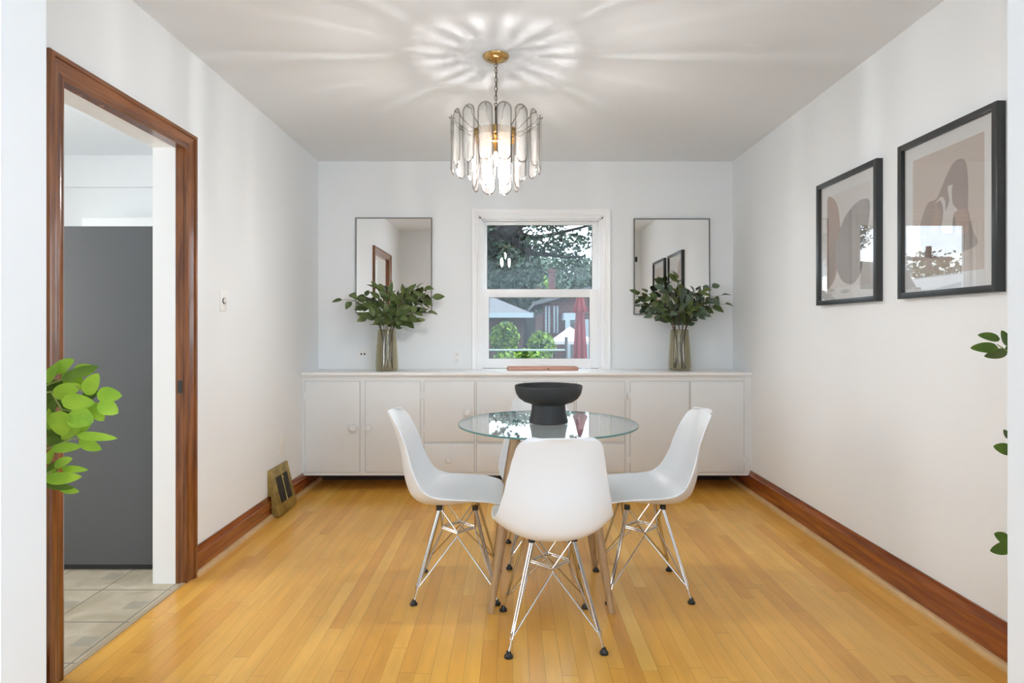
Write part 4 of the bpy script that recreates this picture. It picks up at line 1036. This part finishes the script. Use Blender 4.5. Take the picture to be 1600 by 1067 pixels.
for x in (-6.5, -4, -1.5, 1, 3.5, 6):
    b = NB(); box(b, x-.05, x+.05, -.12, -.02, 0, 2.85); build('post', b, BARK, parent=fn, smooth=0)
# neighbour on the left with pale roof (seen in the picture glass)
PALE = pbr('pale_siding', (.35, .35, .37), .7); PROOF = pbr('pale_roof', (.28, .28, .30), .8)
nb = empty('neighbour_house', (-7.2, 13.4, GZ), label='low pale house to the left, seen reflected in the picture glass', cat='house')
b = NB(); box(b, -3.2, 3.0, 0, 5, 0, 2.35); build('wall', b, PALE, parent=nb, smooth=0)
b = NB(); rf(b, -3.6, 3.4, -.1, -.4, 5.4, 2.3, 3.3, .15); build('roof', b, PROOF, parent=nb, smooth=0)
b = NB(); box(b, -3.0, 3.0, .0, .1, 2.3, 2.4)
v = [b.verts.new(p) for p in ((-3.2, 0, 2.35), (3.0, 0, 2.35), (-.1, 0, 3.15), (-3.2, .1, 2.35), (3.0, .1, 2.35), (-.1, .1, 3.15))]
for q in ((0, 1, 2), (5, 4, 3), (1, 4, 5, 2), (2, 5, 3, 0)): b.faces.new([v[i] for i in q])
build('gable', b, PALE, parent=nb, smooth=0)
# utility pole
up_ = empty('utility_pole', (-11.3, 21.3, GZ), label='wooden utility pole with crossarm far to the left', cat='pole')
b = NB(); tube(b, [(0, 0, 0), (0, 0, 4.9)], .09, 8); build('pole', b, BARK, parent=up_)
b = NB(); box(b, -.8, .8, -.06, .06, 4.4, 4.52); build('crossarm', b, BARK, parent=up_)
# closed red parasol
RED = pbr('red_canvas', (.15, .018, .028), .8, noise=.2, nscale=5)
ud = 7.6
pr = empty('garden_parasol', (A(906, 0, ud).x, ud, GZ), label='closed dark red garden parasol at the right of the lower pane', cat='parasol')
zt = A(0, 459, ud).z-GZ; zb = A(0, 566, ud).z-GZ
b = NB(); tube(b, [(0, 0, .0), (0, 0, zt+.05)], .02, 8); lathe(b, [(.22, 0), (.22, .05), (.05, .08), (0, .08)], n=24); build('pole', b, BARK, parent=pr)
b = NB(); fm = lambda a, z: .28*math.cos(7*a+.6)
lathe(b, [(.018, zt+.03), (.036, zt-.04), (.055, zt-.14), (.082, zt-.22), (.045, zt-.25), (.056, (zt+zb)/2), (.075, zb+.02), (.07, zb)], n=84, mod=fm)
build('canopy', b, RED, parent=pr, smooth=70)
# white garden canopy
gd2 = 11.5
gz_ = empty('garden_gazebo', (A(885, 0, gd2).x, gd2, GZ), label='small white tent-topped gazebo left of the red parasol', cat='gazebo')
WC = pbr('white_canvas', (.40, .38, .40), .8)
hw = (A(904, 0, gd2).x-A(866, 0, gd2).x)/2; ze = A(0, 533, gd2).z-GZ; zp = A(0, 510, gd2).z-GZ
b = NB(); sx_ = .10
apex = b.verts.new((sx_, .4, zp)); ring = [b.verts.new(p) for p in ((-hw, -.1, ze), (hw+.3, -.1, ze), (hw+.3, 1.0, ze), (-hw, 1.0, ze))]; low = [b.verts.new((v.co.x, v.co.y, v.co.z-.06)) for v in ring]
for i in range(4): b.faces.new((ring[i], ring[(i+1) % 4], apex)); b.faces.new((low[i], low[(i+1) % 4], ring[(i+1) % 4], ring[i]))
build('canopy', b, WC, parent=gz_, smooth=0)
for (x, y) in ((-hw+.03, -.08), (hw+.27, -.08), (hw+.27, .97), (-hw+.03, .97)):
    b = NB(); tube(b, [(x, y, 0), (x, y, ze)], .015, 6); build('post', b, FRAMEB, parent=gz_)
# deck rail just outside
rl = empty('garden_railing', (0, 8.2, GZ), label='thin grey garden railing across the bottom of the window view', cat='railing')
rz0 = A(0, 547, 8.2).z-GZ
b = NB(); tube(b, [(-2.5, 0, rz0), (A(884, 0, 8.2).x, 0, rz0)], .013, 8); build('rail', b, pbr('pale_rail', (.25, .3, .31), .5), parent=rl)
for x in (-2.4, -1.2, A(885, 0, 8.2).x):
    b = NB(); tube(b, [(x, 0, 0), (x, 0, rz0+(.18 if x > 0 else 0))], .022, 8); build('post', b, FRAMEB, parent=rl)
